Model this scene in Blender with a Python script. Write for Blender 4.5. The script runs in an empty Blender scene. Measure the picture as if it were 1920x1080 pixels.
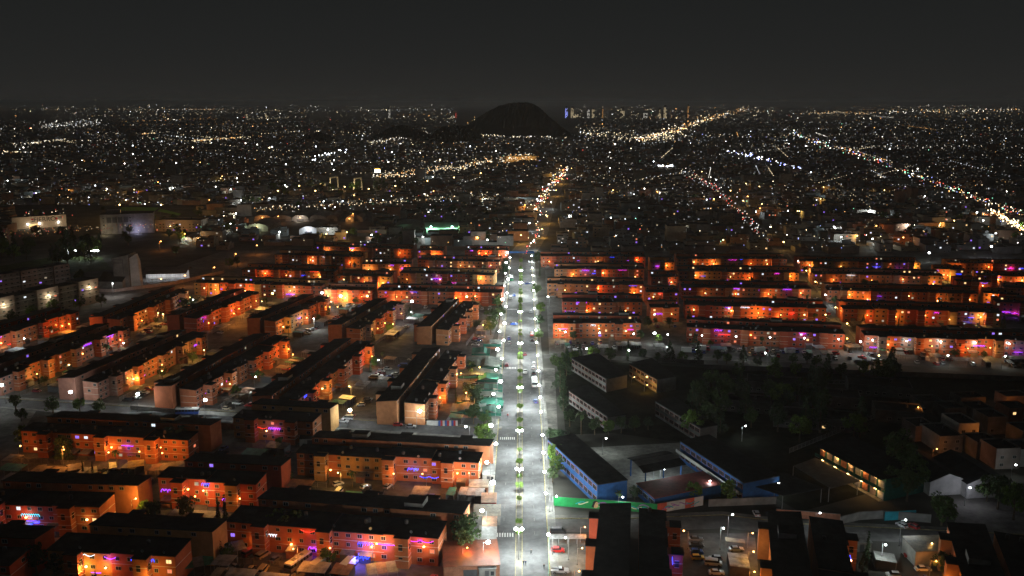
import bpy, math, random
from mathutils import Vector, Matrix
R = random.Random(7)
PI = math.pi
sc = bpy.context.scene
COL = sc.collection

# ------------------------------------------------------------------ camera
CAM_H = 125.0
FPX = 1750.0                      # focal length in units of a 1920 px wide frame
PITCH = math.atan(350.0 / FPX)
cam = bpy.data.cameras.new('camera'); cam_o = bpy.data.objects.new('camera', cam); COL.objects.link(cam_o)
cam.sensor_width = 36.0; cam.lens = 36.0 * FPX / 1920.0
cam.clip_start = 1.0; cam.clip_end = 90000.0
cam_o.location = (0, 0, CAM_H); cam_o.rotation_euler = (PI / 2 - PITCH, 0, 0)
sc.camera = cam_o

# ------------------------------------------------------------------ night sky (glow of the city in the air)
w = bpy.data.worlds.new('World'); sc.world = w; w.use_nodes = True
nt = w.node_tree; nt.nodes.clear()
o_ = nt.nodes.new('ShaderNodeOutputWorld'); bg = nt.nodes.new('ShaderNodeBackground')
tc = nt.nodes.new('ShaderNodeTexCoord'); sx = nt.nodes.new('ShaderNodeSeparateXYZ'); cr = nt.nodes.new('ShaderNodeValToRGB')
nt.links.new(tc.outputs['Generated'], sx.inputs[0]); nt.links.new(sx.outputs['Z'], cr.inputs[0])
cr.color_ramp.elements[0].position = 0.0; cr.color_ramp.elements[0].color = (0.0188, 0.0190, 0.0180, 1)
cr.color_ramp.elements[1].position = 0.16; cr.color_ramp.elements[1].color = (0.0100, 0.0112, 0.0112, 1)
e = cr.color_ramp.elements.new(0.05); e.color = (0.0155, 0.0161, 0.0156, 1)
nt.links.new(cr.outputs[0], bg.inputs[0]); bg.inputs[1].default_value = 1.0
nt.links.new(bg.outputs[0], o_.inputs[0])

# added sun lamp ahead, no such source seen: only brightens the haze over the plain
ml = bpy.data.lights.new('haze_fill_sun', 'SUN'); ml.energy = 0.06; ml.angle = math.radians(0.5); ml.color = (1.0, 0.98, 0.92)
mo = bpy.data.objects.new('haze_fill_sun', ml); COL.objects.link(mo); mo.rotation_euler = (-math.radians(90 - 24), 0, math.radians(-4))
# ------------------------------------------------------------------ render settings
vs = sc.view_settings; vs.view_transform = 'Standard'; vs.look = 'None'; vs.exposure = 0.0; vs.gamma = 1.0
vs.use_curve_mapping = False
cy = sc.cycles
cy.use_denoising = True
try: cy.denoiser = 'OPENIMAGEDENOISE'
except Exception: pass
cy.max_bounces = 3; cy.diffuse_bounces = 1; cy.glossy_bounces = 1; cy.transmission_bounces = 2; cy.volume_bounces = 0
cy.sample_clamp_indirect = 0.6; cy.caustics_reflective = False; cy.caustics_refractive = False
cy.use_light_tree = True; cy.light_sampling_threshold = 0.02; cy.use_adaptive_sampling = True; cy.adaptive_threshold = 0.03

# ------------------------------------------------------------------ projection helpers: a point of the ground (or height z) seen at (px, py)
CP, SP = math.cos(PITCH), math.sin(PITCH)
def G(px, py, z=0.0):
    a = (px - 960.0) / FPX; b = (540.0 - py) / FPX
    d = (a, CP + b * SP, -SP + b * CP)
    t = (z - CAM_H) / d[2]
    return Vector((d[0] * t, d[1] * t, z))
def PX(v):
    zc = v[1] * CP + (CAM_H - v[2]) * SP
    return 960 + FPX * v[0] / zc, 540 + FPX * ((CAM_H - v[2]) * CP - v[1] * SP) / zc

# ------------------------------------------------------------------ materials
MATS = {}
def mat(name, col, rough=0.8, var=0.25, scale=0.6, spec=0.2, metal=0.0, dirt=0.0, bump=0.0):
    if name in MATS: return MATS[name]
    m = bpy.data.materials.new(name); m.use_nodes = True; n = m.node_tree.nodes; l = m.node_tree.links
    b = n['Principled BSDF']; b.inputs['Roughness'].default_value = rough
    b.inputs['Specular IOR Level'].default_value = spec; b.inputs['Metallic'].default_value = metal
    c = n.new('ShaderNodeTexCoord'); t = n.new('ShaderNodeTexNoise'); t.inputs['Scale'].default_value = scale
    t.inputs['Detail'].default_value = 2.5; t.inputs['Roughness'].default_value = 0.65
    l.new(c.outputs['Object'], t.inputs['Vector'])
    r = n.new('ShaderNodeValToRGB'); l.new(t.outputs['Fac'], r.inputs[0])
    lo = [max(0, x * (1 - var)) for x in col]; hi = [min(1, x * (1 + var)) for x in col]
    r.color_ramp.elements[0].position = 0.3; r.color_ramp.elements[1].position = 0.7
    r.color_ramp.elements[0].color = (*lo, 1); r.color_ramp.elements[1].color = (*hi, 1)
    out = r.outputs[0]
    if dirt:
        t2 = n.new('ShaderNodeTexNoise'); t2.inputs['Scale'].default_value = scale * 0.22; t2.inputs['Detail'].default_value = 4
        t2.inputs['Roughness'].default_value = 0.75
        l.new(c.outputs['Object'], t2.inputs['Vector'])
        r2 = n.new('ShaderNodeValToRGB'); l.new(t2.outputs['Fac'], r2.inputs[0])
        r2.color_ramp.elements[0].position = 0.40; r2.color_ramp.elements[1].position = 0.62
        mx = n.new('ShaderNodeMixRGB'); mx.blend_type = 'MULTIPLY'; mx.inputs[0].default_value = dirt
        l.new(out, mx.inputs[1]); l.new(r2.outputs[0], mx.inputs[2]); out = mx.outputs[0]
    l.new(out, b.inputs['Base Color'])
    if bump:
        bp = n.new('ShaderNodeBump'); bp.inputs['Strength'].default_value = bump; bp.inputs['Distance'].default_value = 0.05
        l.new(t.outputs['Fac'], bp.inputs['Height']); l.new(bp.outputs[0], b.inputs['Normal'])
    MATS[name] = m; return m
def emis(name, col, s, sample=False):
    if name in MATS: return MATS[name]
    m = bpy.data.materials.new(name); m.use_nodes = True; n = m.node_tree.nodes; l = m.node_tree.links
    n.clear(); o = n.new('ShaderNodeOutputMaterial'); em = n.new('ShaderNodeEmission')
    em.inputs[0].default_value = (*col, 1); em.inputs[1].default_value = s; l.new(em.outputs[0], o.inputs[0])
    m.cycles.emission_sampling = 'FRONT' if sample else 'NONE'
    MATS[name] = m; return m
def corrugated(name, col, pitch=0.5):
    if name in MATS: return MATS[name]
    m = mat(name, col, 0.55, 0.3, 0.8, 0.3, 0.0, 0.5); n = m.node_tree.nodes; l = m.node_tree.links
    c = n.new('ShaderNodeTexCoord'); wv = n.new('ShaderNodeTexWave'); wv.inputs['Scale'].default_value = 1.0 / pitch
    wv.bands_direction = 'X'; l.new(c.outputs['Object'], wv.inputs['Vector'])
    bp = n.new('ShaderNodeBump'); bp.inputs['Strength'].default_value = 0.6; bp.inputs['Distance'].default_value = 0.06
    l.new(wv.outputs['Fac'], bp.inputs['Height']); l.new(bp.outputs[0], n['Principled BSDF'].inputs['Normal'])
    return m

M_EARTH = mat('earth', (0.075, 0.072, 0.062), 0.95, 0.4, 0.05, 0.1, 0, 0.6)
M_ASPH = mat('asphalt', (0.112, 0.111, 0.116), 0.85, 0.22, 0.35, 0.25, 0, 0.45)
M_ASPH2 = mat('worn_asphalt', (0.135, 0.130, 0.124), 0.9, 0.3, 0.25, 0.2, 0, 0.5)
M_CONC = mat('concrete', (0.26, 0.25, 0.235), 0.9, 0.2, 0.5, 0.15, 0, 0.45)
M_CONC2 = mat('old_concrete', (0.17, 0.16, 0.145), 0.9, 0.3, 0.3, 0.15, 0, 0.5)
M_YEL = mat('yellow_paint', (0.36, 0.30, 0.13), 0.7, 0.35, 1.5, 0.2, 0, 0.4)
M_WHP = mat('white_paint', (0.62, 0.62, 0.60), 0.7, 0.2, 1.0, 0.2, 0, 0.3)
M_ROOF = mat('tar_roof', (0.030, 0.030, 0.031), 0.95, 0.35, 0.4, 0.05, 0, 0.4)
M_ROOF2 = mat('grey_tar_roof', (0.045, 0.045, 0.046), 0.95, 0.35, 0.4, 0.05, 0, 0.4)
M_REDROOF = mat('red_roof', (0.22, 0.055, 0.045), 0.8, 0.25, 0.5, 0.2, 0, 0.3)
M_GRASS = mat('grass', (0.060, 0.080, 0.030), 0.95, 0.5, 0.5, 0.05, 0, 0.5)
M_TRUNK = mat('bark', (0.10, 0.075, 0.05), 0.95, 0.3, 3.0, 0.05)
M_LEAF = [mat('leaf_%d' % i, c, 0.75, 0.45, 1.2, 0.15) for i, c in enumerate([(0.055, 0.095, 0.026), (0.045, 0.075, 0.026), (0.10, 0.17, 0.03), (0.035, 0.060, 0.028)])]
M_METAL = mat('grey_metal', (0.20, 0.20, 0.21), 0.5, 0.15, 1.0, 0.4)
M_DARKM = mat('dark_metal', (0.06, 0.06, 0.065), 0.5, 0.15, 1.0, 0.4)
M_GLASS = mat('dark_glass', (0.022, 0.026, 0.030), 0.12, 0.2, 0.5, 0.5)
M_FRAME = mat('window_frame', (0.40, 0.38, 0.35), 0.6, 0.15, 1.0, 0.3)
M_TYRE = mat('tyre', (0.02, 0.02, 0.02), 0.9, 0.1, 1, 0.1)
M_BLUE = mat('blue_paint', (0.014, 0.082, 0.25), 0.7, 0.2, 0.6, 0.25, 0, 0.3)
M_GREENW = mat('green_mural_paint', (0.015, 0.22, 0.06), 0.8, 0.15, 0.6, 0.2, 0, 0.15)
M_WHITEW = mat('white_wall', (0.55, 0.54, 0.52), 0.9, 0.12, 0.4, 0.1, 0, 0.3)
M_GREYW = mat('grey_wall', (0.27, 0.26, 0.245), 0.9, 0.18, 0.3, 0.1, 0, 0.4)
M_PINKG = mat('pinkish_grey_wall', (0.36, 0.29, 0.265), 0.9, 0.15, 0.3, 0.1, 0, 0.3)
M_BRICK = mat('brick_wall', (0.33, 0.14, 0.085), 0.9, 0.22, 1.2, 0.1, 0, 0.3)
WALLC = [(0.46, 0.165, 0.075), (0.50, 0.215, 0.10), (0.40, 0.105, 0.055), (0.52, 0.29, 0.12), (0.47, 0.22, 0.165), (0.44, 0.14, 0.07), (0.36, 0.20, 0.15), (0.42, 0.085, 0.045)]
M_WALL = [mat('stucco_%d' % i, c, 0.92, 0.14, 0.5, 0.08, 0, 0.22) for i, c in enumerate(WALLC)]
M_BAND = mat('pale_band', (0.60, 0.50, 0.42), 0.85, 0.15, 0.8, 0.1)
M_SHEET = [corrugated('sheet_grey', (0.24, 0.24, 0.235)), corrugated('sheet_tan', (0.28, 0.235, 0.165)), corrugated('sheet_yellow', (0.46, 0.34, 0.07)),
           corrugated('sheet_white', (0.38, 0.38, 0.38)), corrugated('sheet_rust', (0.32, 0.16, 0.09)), corrugated('sheet_green', (0.04, 0.22, 0.15))]
M_TARPG = mat('green_tarp', (0.015, 0.10, 0.07), 0.8, 0.25, 0.8, 0.2, 0, 0.3)
M_TARPW = mat('pale_tarp', (0.17, 0.20, 0.175), 0.8, 0.2, 0.8, 0.2, 0, 0.4)
M_TARPB = mat('blue_tarp', (0.04, 0.10, 0.32), 0.8, 0.2, 0.8, 0.2)
M_TARPR = mat('red_tarp', (0.40, 0.035, 0.03), 0.8, 0.2, 0.8, 0.2)
E_LED = emis('led_white', (0.93, 1.0, 0.97), 30)
E_ORANGE = emis('sodium_glow', (1.0, 0.42, 0.10), 14)
E_AMBER = emis('amber_glow', (1.0, 0.66, 0.22), 12)
E_WIN = [emis('window_warm', (1.0, 0.62, 0.25), 1.6), emis('window_white', (0.85, 0.92, 1.0), 1.3), emis('window_red', (1.0, 0.25, 0.12), 1.1),
         emis('window_violet', (0.35, 0.18, 1.0), 1.2), emis('window_dim', (0.8, 0.7, 0.5), 0.5)]
E_STR = {'violet': emis('string_violet', (0.36, 0.05, 1.0), 4.0), 'blue': emis('string_blue', (0.03, 0.06, 1.0), 5.0),
         'magenta': emis('string_magenta', (0.9, 0.04, 0.8), 3.5), 'white': emis('string_white', (0.75, 0.85, 1.0), 3.5),
         'red': emis('string_red', (1.0, 0.04, 0.02), 3.5), 'cyan': emis('string_cyan', (0.02, 0.6, 0.8), 3.0), 'green': emis('string_green', (0.05, 0.9, 0.15), 3.0)}
STRC = {'violet': (0.36, 0.05, 1.0), 'blue': (0.05, 0.08, 1.0), 'magenta': (0.9, 0.05, 0.85), 'white': (0.8, 0.9, 1.0), 'red': (1.0, 0.08, 0.04), 'cyan': (0.05, 0.7, 0.9), 'green': (0.1, 1, 0.2)}

# ------------------------------------------------------------------ mesh helpers
class MB:
    def __init__(s): s.v = []; s.f = []; s.m = []; s.mats = []
    def mi(s, m):
        if m not in s.mats: s.mats.append(m)
        return s.mats.index(m)
    def add(s, vs, fs, m):
        k = len(s.v); s.v += [tuple(p) for p in vs]; i = s.mi(m)
        for f in fs: s.f.append(tuple(k + q for q in f)); s.m.append(i)
        return s
    def box(s, x0, x1, y0, y1, z0, z1, m, top=None):
        v = [(x0, y0, z0), (x1, y0, z0), (x1, y1, z0), (x0, y1, z0), (x0, y0, z1), (x1, y0, z1), (x1, y1, z1), (x0, y1, z1)]
        s.add(v, [(0, 3, 2, 1), (0, 1, 5, 4), (1, 2, 6, 5), (2, 3, 7, 6), (3, 0, 4, 7)], m)
        s.add(v[4:], [(0, 1, 2, 3)], top or m); return s
    def poly(s, pts, z0, z1, m, top=None, z1s=None):
        n = len(pts); a = [(p[0], p[1], z0) for p in pts]; b = [(p[0], p[1], z1s[i] if z1s else z1) for i, p in enumerate(pts)]
        s.add(a + b, [(i, (i + 1) % n, n + (i + 1) % n, n + i) for i in range(n)] + [tuple(reversed(range(n)))], m)
        s.add(b, [tuple(range(n))], top or m); return s
    def profx(s, prof, x0, x1, m):           # profile in (y, z) extruded along x
        n = len(prof); a = [(x0, p[0], p[1]) for p in prof]; b = [(x1, p[0], p[1]) for p in prof]
        s.add(a + b, [(i, (i + 1) % n, n + (i + 1) % n, n + i) for i in range(n)] + [tuple(reversed(range(n))), tuple(range(n, 2 * n))], m); return s
    def profy(s, prof, y0, y1, m):           # profile in (x, z) extruded along y
        n = len(prof); a = [(p[0], y0, p[1]) for p in prof]; b = [(p[0], y1, p[1]) for p in prof]
        s.add(a + b, [(i, (i + 1) % n, n + (i + 1) % n, n + i) for i in range(n)] + [tuple(reversed(range(n))), tuple(range(n, 2 * n))], m); return s
    def tube(s, p, q, r0, r1, m, n=6):
        p = Vector(p); q = Vector(q); d = (q - p).normalized()
        a = d.orthogonal().normalized(); b = d.cross(a)
        v = []
        for c, r in ((p, r0), (q, r1)):
            for i in range(n):
                t = 2 * PI * i / n; v.append(c + a * (r * math.cos(t)) + b * (r * math.sin(t)))
        s.add(v, [(i, (i + 1) % n, n + (i + 1) % n, n + i) for i in range(n)] + [tuple(reversed(range(n))), tuple(range(n, 2 * n))], m); return s
    def ball(s, c, rx, ry, rz, m, n=8, k=5):
        v = [(c[0], c[1], c[2] - rz)]
        for j in range(1, k):
            t = PI * j / k
            for i in range(n):
                u = 2 * PI * i / n; v.append((c[0] + rx * math.sin(t) * math.cos(u), c[1] + ry * math.sin(t) * math.sin(u), c[2] - rz * math.cos(t)))
        v.append((c[0], c[1], c[2] + rz)); f = []
        for i in range(n): f.append((0, 1 + (i + 1) % n, 1 + i))
        for j in range(k - 2):
            for i in range(n): f.append((1 + j * n + i, 1 + j * n + (i + 1) % n, 1 + (j + 1) * n + (i + 1) % n, 1 + (j + 1) * n + i))
        e = len(v) - 1
        for i in range(n): f.append((1 + (k - 2) * n + i, 1 + (k - 2) * n + (i + 1) % n, e))
        s.add(v, f, m); return s
    def mesh(s, name, smooth=False):
        me = bpy.data.meshes.new(name); me.from_pydata(s.v, [], s.f)
        for m in s.mats: me.materials.append(m)
        me.polygons.foreach_set('material_index', s.m)
        if smooth: me.polygons.foreach_set('use_smooth', [True] * len(s.f))
        me.update(); return me
def ob(name, me, parent=None, loc=(0, 0, 0), rz=0.0, scale=None):
    o = bpy.data.objects.new(name, me.mesh(name) if isinstance(me, MB) else me); COL.objects.link(o)
    o.location = loc; o.rotation_euler = (0, 0, rz)
    if scale is not None: o.scale = scale if hasattr(scale, '__len__') else (scale,) * 3
    if parent is not None: o.parent = parent
    return o
ORD = 'first second third fourth fifth sixth seventh eighth ninth tenth eleventh twelfth thirteenth fourteenth fifteenth sixteenth seventeenth eighteenth nineteenth twentieth'.split()
for t_, tt in (('twenty', 'thirtieth'), ('thirty', 'fortieth'), ('forty', 'fiftieth')): ORD += [t_ + ' ' + o for o in ORD[:9]] + [tt]
PEND = []
def tag(o, label, cat, group=None):
    o['category'] = cat; o['label'] = label
    if group: o['group'] = group
    return o
def later(o, label, cat, group, how='x'):
    # like things told apart by their order along the picture, settled once all are placed
    tag(o, label, cat, group); PEND.append((o, label, how)); return o
def settle():
    by = {}
    for o, l, h in PEND: by.setdefault((l, h), []).append(o)
    for (l, h), os in by.items():
        if len(os) == 1: continue
        if h == 'y':
            os.sort(key=lambda o: o.location.y)
            for i, o in enumerate(os):
                o['label'] = (ORD[i] if i < 50 else 'distant') + ' ' + l + ', from the bottom edge'
        elif len(os) > 45: continue
        else:
            os.sort(key=lambda o: PX(o.location)[0])
            for i, o in enumerate(os):
                o['label'] = l + ', ' + ('leftmost' if i == 0 else 'rightmost' if i == len(os) - 1 else ORD[i] + ' from left')
def struct(name, mb, loc=(0, 0, 0), rz=0):
    o = ob(name, mb, None, loc, rz); o['kind'] = 'structure'; return o
def empty(name, loc, rz=0.0):
    o = bpy.data.objects.new(name, None); COL.objects.link(o); o.location = loc; o.rotation_euler = (0, 0, rz); o.empty_display_size = 0.5; return o
def light(parent, loc, col, power, radius=0.25):
    power *= 4.0 if col[2] > .5 else 3.0
    k = (round(col[0], 2), round(col[1], 2), round(col[2], 2), round(power, 0), radius)
    if k not in LC:
        l = bpy.data.lights.new('lamp_light', 'POINT'); l.color = col; l.energy = power; l.shadow_soft_size = radius; LC[k] = l
    o = bpy.data.objects.new('lamp_light', LC[k]); COL.objects.link(o); o.parent = parent; o.location = loc; return o
LC = {}

# ================================================================== SETTING: ground, roads
g = MB(); S = 45000.0
g.add([(-S, -300, 0), (S, -300, 0), (S, 60000, 0), (-S, 60000, 0)], [(0, 1, 2, 3)], M_EARTH)
struct('ground', g)
def strip(name, pts, off, z, m, thick=0.0, kind='structure'):
    # pts: centre line; off=(a,b) lateral offsets (left negative)
    mb = MB(); n = len(pts); L = []; Q = []
    for i, p in enumerate(pts):
        a = pts[max(0, i - 1)]; b = pts[min(n - 1, i + 1)]; d = (b - a); d.z = 0; d.normalize(); nx = Vector((d.y, -d.x, 0))
        L.append(p + nx * off[0]); Q.append(p + nx * off[1])
    for i in range(n - 1):
        v = [L[i], Q[i], Q[i + 1], L[i + 1]]
        lo = [(q.x, q.y, z) for q in v]
        mb.add(lo, [(0, 1, 2, 3)], m)
        if thick:
            bt = [(q.x, q.y, 0.0) for q in v]
            mb.add(lo + bt, [(4, 5, 1, 0), (5, 6, 2, 1), (6, 7, 3, 2), (7, 4, 0, 3)], m)
    o = ob(name, mb); o['kind'] = kind; return o
AVPX = [(971.5, 1150), (972.5, 1080), (974.5, 840), (975.5, 600), (977, 480), (990, 462), (1000, 447), (1007, 435), (1016, 405), (1030, 372), (1047, 340), (1062, 315)]
AV = [G(*p) for p in AVPX]
AVN = AV[:5]
strip('avenue', AV, (-8.2, 8.2), 0.02, M_ASPH)
strip('sidewalk', AVN, (-12.0, -8.3), 0.15, M_CONC, 0.15)
strip('sidewalk', AVN, (8.3, 11.0), 0.15, M_CONC, 0.15)
strip('sidewalk', AV[4:], (-11.0, -8.3), 0.15, M_CONC2, 0.15)
strip('sidewalk', AV[4:], (8.3, 11.0), 0.15, M_CONC2, 0.15)
for a, b in ((-8.6, -8.3), (8.3, 8.6)): strip('kerb', AVN, (a, b), 0.165, M_YEL, 0.165)
strip('median', AVN, (-0.85, 0.85), 0.16, M_CONC2, 0.16)
for a, b in ((-1.0, -0.85), (0.85, 1.0)): strip('median_kerb', AVN, (a, b), 0.2, M_YEL, 0.2)
# crossings and lane marks (worn)
for py in (690, 822, 1003, 580):
    c = G(975, py); mb = MB()
    for k in range(8): mb.box(-7.6 + k * 0.75, -7.2 + k * 0.75, -1.3, 1.3, 0.024, 0.026, M_WHP)
    struct('road_marking', mb, (c.x, c.y, 0))
for side in (-1, 1):
    mb = MB(); y = 255.0
    while y < 760:
        cx = 0
        for i in range(4):
            if AVN[i].y <= y <= AVN[i + 1].y:
                t = (y - AVN[i].y) / (AVN[i + 1].y - AVN[i].y); cx = AVN[i].x + t * (AVN[i + 1].x - AVN[i].x)
        mb.box(cx + side * 4.6 - .06, cx + side * 4.6 + .06, y, y + 2.2, 0.023, 0.025, M_CONC); y += 9
    struct('lane_marking', mb)
ST1 = [G(*p) for p in ((-260, 742), (-40, 752), (200, 768), (430, 780), (640, 794), (935, 813))]
strip('street', ST1, (-5, 5), 0.012, M_ASPH)
strip('sidewalk', ST1, (-7.5, -5.0), 0.14, M_CONC, 0.14); strip('sidewalk', ST1, (5.0, 7.2), 0.14, M_CONC, 0.14)
strip('kerb', ST1, (-5.25, -5.0), 0.155, M_YEL, 0.155)
ST2 = [G(*p) for p in ((1030, 985), (1180, 985), (1360, 978), (1500, 995), (1770, 1008), (2000, 1020))]
strip('street', ST2, (-4.5, 4.5), 0.012, M_ASPH2)
strip('sidewalk', ST2, (-7, -4.5), 0.14, M_CONC2, 0.14); strip('kerb', ST2, (-4.75, -4.5), 0.155, M_YEL, 0.155)
ST3 = [G(*p) for p in ((1640, 705), (1602, 658), (1565, 605), (1536, 567), (1511, 534), (1488, 508), (1464, 474), (1440, 442), (1400, 402), (1340, 350), (1290, 320))]
strip('street', ST3, (-4.5, 4.5), 0.012, M_ASPH); strip('sidewalk', ST3[:7], (4.5, 6.5), 0.14, M_CONC, 0.14)
ST4 = [G(*p) for p in ((1020, 668), (1200, 668), (1500, 676), (1960, 690))]
strip('street', ST4, (-4, 4), 0.012, M_ASPH2)
strip('street', [G(*p) for p in ((868, 760), (908, 640), (932, 575))], (-4, 4), 0.012, M_ASPH2)
# courtyards of worn paving
def pad(name, px, m, z=0.006, kind='structure'):
    mb = MB(); pts = [G(*p) for p in px]; mb.add([(p.x, p.y, z) for p in pts], [tuple(range(len(pts)))], m); return struct(name, mb)
pad('courtyard_paving', [(-200, 1140), (905, 1140), (905, 830), (0, 775), (-300, 770)], M_ASPH2)
pad('courtyard_paving', [(0, 745), (900, 800), (935, 470), (420, 470), (150, 560), (-100, 640)], M_ASPH2)
pad('courtyard_paving', [(1030, 668), (1960, 690), (1960, 470), (1020, 470)], M_ASPH2)
pad('plaza_paving', [(-160, 845), (40, 812), (75, 760), (30, 750), (-160, 752)], M_CONC, 0.008)
pad('parking_paving', [(1036, 1100), (1100, 1100), (1100, 1000), (1034, 1000)], M_CONC2, 0.008)
pad('paved_lot', [(1016, 815), (1046, 815), (1040, 690), (1010, 690)], M_CONC2, 0.009)
pad('school_yard', [(1150, 935), (1390, 920), (1275, 830), (1090, 840)], M_CONC, 0.008)
pad('unlit_field', [(1050, 672), (1320, 690), (1960, 715), (1960, 745), (1700, 760), (1720, 900), (1500, 960), (1270, 828), (1150, 812), (1060, 815)], mat('scrub_shade_tone', (0.022, 0.024, 0.016), 1, .5, .2, .02, 0, .5), 0.005)  # scrub sheet, its colour darkened to stand in for the missing lamplight
pad('parking_paving', [(1790, 1000), (1960, 1000), (1900, 930), (1790, 935)], M_CONC2, 0.008)
pad('parking_paving', [(1280, 1100), (1425, 1100), (1415, 1000), (1275, 1000)], M_ASPH2, 0.008)

# ================================================================== TREES
def leaf_quads(mb, centers, n, size, rnd, m):
    for (c, r) in centers:
        for _ in range(n):
            d = Vector((rnd.gauss(0, 1), rnd.gauss(0, 1), rnd.gauss(0, 1))).normalized() * (r * rnd.uniform(0.35, 1.0) ** 0.6)
            p = Vector(c) + d; a = Vector((rnd.uniform(-1, 1), rnd.uniform(-1, 1), rnd.uniform(-1, 1))).normalized()
            b = a.orthogonal().normalized(); a = a.cross(b); s = size * rnd.uniform(0.6, 1.3)
            mb.add([p - a * s, p + b * s * 0.6, p + a * s, p - b * s * 0.6], [(0, 1, 2, 3)], m)
TREES = {}
def tree_proto(kind, i):
    if (kind, i) in TREES: return TREES[(kind, i)]
    rnd = random.Random(kind + str(i)); c = MB(); t = MB(); m = M_LEAF[i % 4]
    if kind == 'broad':
        t.tube((0, 0, 0), (0.1, 0, 2.6), 0.24, 0.15, M_TRUNK)
        cs = []
        for k in range(17):
            a = rnd.uniform(0, 2 * PI); r = 2.2 * math.sqrt(rnd.random()); z = rnd.uniform(2.6, 6.2)
            r *= 1.0 - 0.5 * max(0, (z - 4.6) / 2)
            cs.append(((r * math.cos(a), r * math.sin(a), z), rnd.uniform(0.6, 1.15)))
        for k in range(5): t.tube((0.1, 0, 2.4), cs[k][0], 0.11, 0.03, M_TRUNK, 5)
        leaf_quads(c, cs, 70, 0.27, rnd, m)
    elif kind == 'ball':
        t.tube((0, 0, 0), (0, 0, 1.7), 0.09, 0.07, M_TRUNK)
        for k in range(3): t.tube((0, 0, 1.5), (rnd.uniform(-.6, .6), rnd.uniform(-.6, .6), 2.3), 0.05, 0.02, M_TRUNK, 5)
        cs = [((0, 0, 2.35), 1.05)] + [((0.75 * math.cos(k * 1.05), 0.75 * math.sin(k * 1.05), 2.3 + 0.35 * (k % 2)), 0.6) for k in range(6)]
        leaf_quads(c, cs, 90, 0.17, rnd, M_LEAF[2])
    elif kind == 'cypress':
        t.tube((0, 0, 0), (0, 0, 2.0), 0.15, 0.1, M_TRUNK)
        cs = [((rnd.uniform(-.15, .15), rnd.uniform(-.15, .15), 0.8 + k * 0.6), max(0.16, 0.78 * (1 - k / 13.0))) for k in range(13)]
        leaf_quads(c, cs, 55, 0.2, rnd, M_LEAF[3])
    elif kind == 'conifer':
        t.tube((0, 0, 0), (0, 0, 9), 0.22, 0.04, M_TRUNK)
        cs = []
        for k in range(12):
            z = 1.5 + k * 0.68; rr = 2.3 * (1 - k / 13.0)
            for q in range(4):
                a = rnd.uniform(0, 2 * PI); cs.append(((rr * .7 * math.cos(a), rr * .7 * math.sin(a), z), max(.2, rr * .45)))
        leaf_quads(c, cs, 26, 0.24, rnd, M_LEAF[3])
    elif kind == 'palm':
        t.tube((0, 0, 0), (0.2, 0, 7), 0.22, 0.15, M_TRUNK)
        for k in range(22):
            a = rnd.uniform(0, 2 * PI); el = rnd.uniform(-0.5, 0.9); p = Vector((0.2, 0, 7)); prev = None
            for q in range(6):
                wd = 0.35 * math.sin(PI * (q + .6) / 6.6); side = Vector((-math.sin(a), math.cos(a), 0)) * wd
                cur = (p - side, p + side)
                if prev: c.add([prev[0], prev[1], cur[1], cur[0]], [(0, 1, 2, 3)], M_LEAF[1])
                prev = cur; p = p + Vector((math.cos(a) * math.cos(el), math.sin(a) * math.cos(el), math.sin(el))) * 0.5; el -= 0.33
    TREES[(kind, i)] = (t.mesh('trunk'), c.mesh('crown')); return TREES[(kind, i)]
TNAME = {'broad': 'broadleaf_tree', 'ball': 'clipped_tree', 'cypress': 'cypress_tree', 'conifer': 'conifer_tree', 'palm': 'palm_tree'}
def tree(kind, pos, s, label, group, i=None, how='x'):
    i = R.randrange(4) if i is None else i
    t, c = tree_proto(kind, i); r = empty(TNAME[kind], pos, R.uniform(0, 6.28)); r.scale = (s * R.uniform(.9, 1.1), s * R.uniform(.9, 1.1), s)
    ob('trunk', t, r); ob('crown', c, r); later(r, label, 'tree', group, how); return r

# ================================================================== LAMPS
LP = {}
def lamp(pos, h, kind, power, label, group, rz=0.0, how='x', arms=1, col=None, size=1.0):
    # kind: led / sodium / amber
    em, c = {'led': (E_LED, (0.90, 1.0, 0.96)), 'sodium': (E_ORANGE, (1.0, 0.30, 0.045)), 'amber': (E_AMBER, (1.0, 0.50, 0.10))}[kind]
    if col: c = col
    k = (kind, round(h, 1), arms, size)
    if k not in LP:
        p = MB(); p.tube((0, 0, 0), (0, 0, h), 0.11, 0.06, M_METAL); p.box(-.18, .18, -.18, .18, 0, .25, M_CONC2)
        a = MB(); ar = .7 if arms == 2 else 1.0; a.tube((0, 0, h - .25), (ar, 0, h), 0.045, 0.035, M_METAL, 5)
        hd = MB(); hd.ball((0, 0, 0), 0.38 * size, 0.36 * size, 0.30 * size, em)
        LP[k] = (p.mesh('pole'), a.mesh('arm'), hd.mesh('lamp_head'))
    r = empty('post_lamp' if 'courtyard' in group else 'street_lamp', pos, rz); p, a, hd = LP[k]; ob('pole', p, r)
    for q in range(arms):
        ob('arm', a, r, (0, 0, 0), q * PI); s = -1 if q else 1
        ob('lamp_head', hd, r, ((.8 if arms == 2 else 1.25) * s, 0, h + .02))
    light(r, (0 if arms == 2 else 1.25, 0, h - 0.45), c, power, 0.3)
    later(r, label, 'street lamp', group, how); return r
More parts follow.
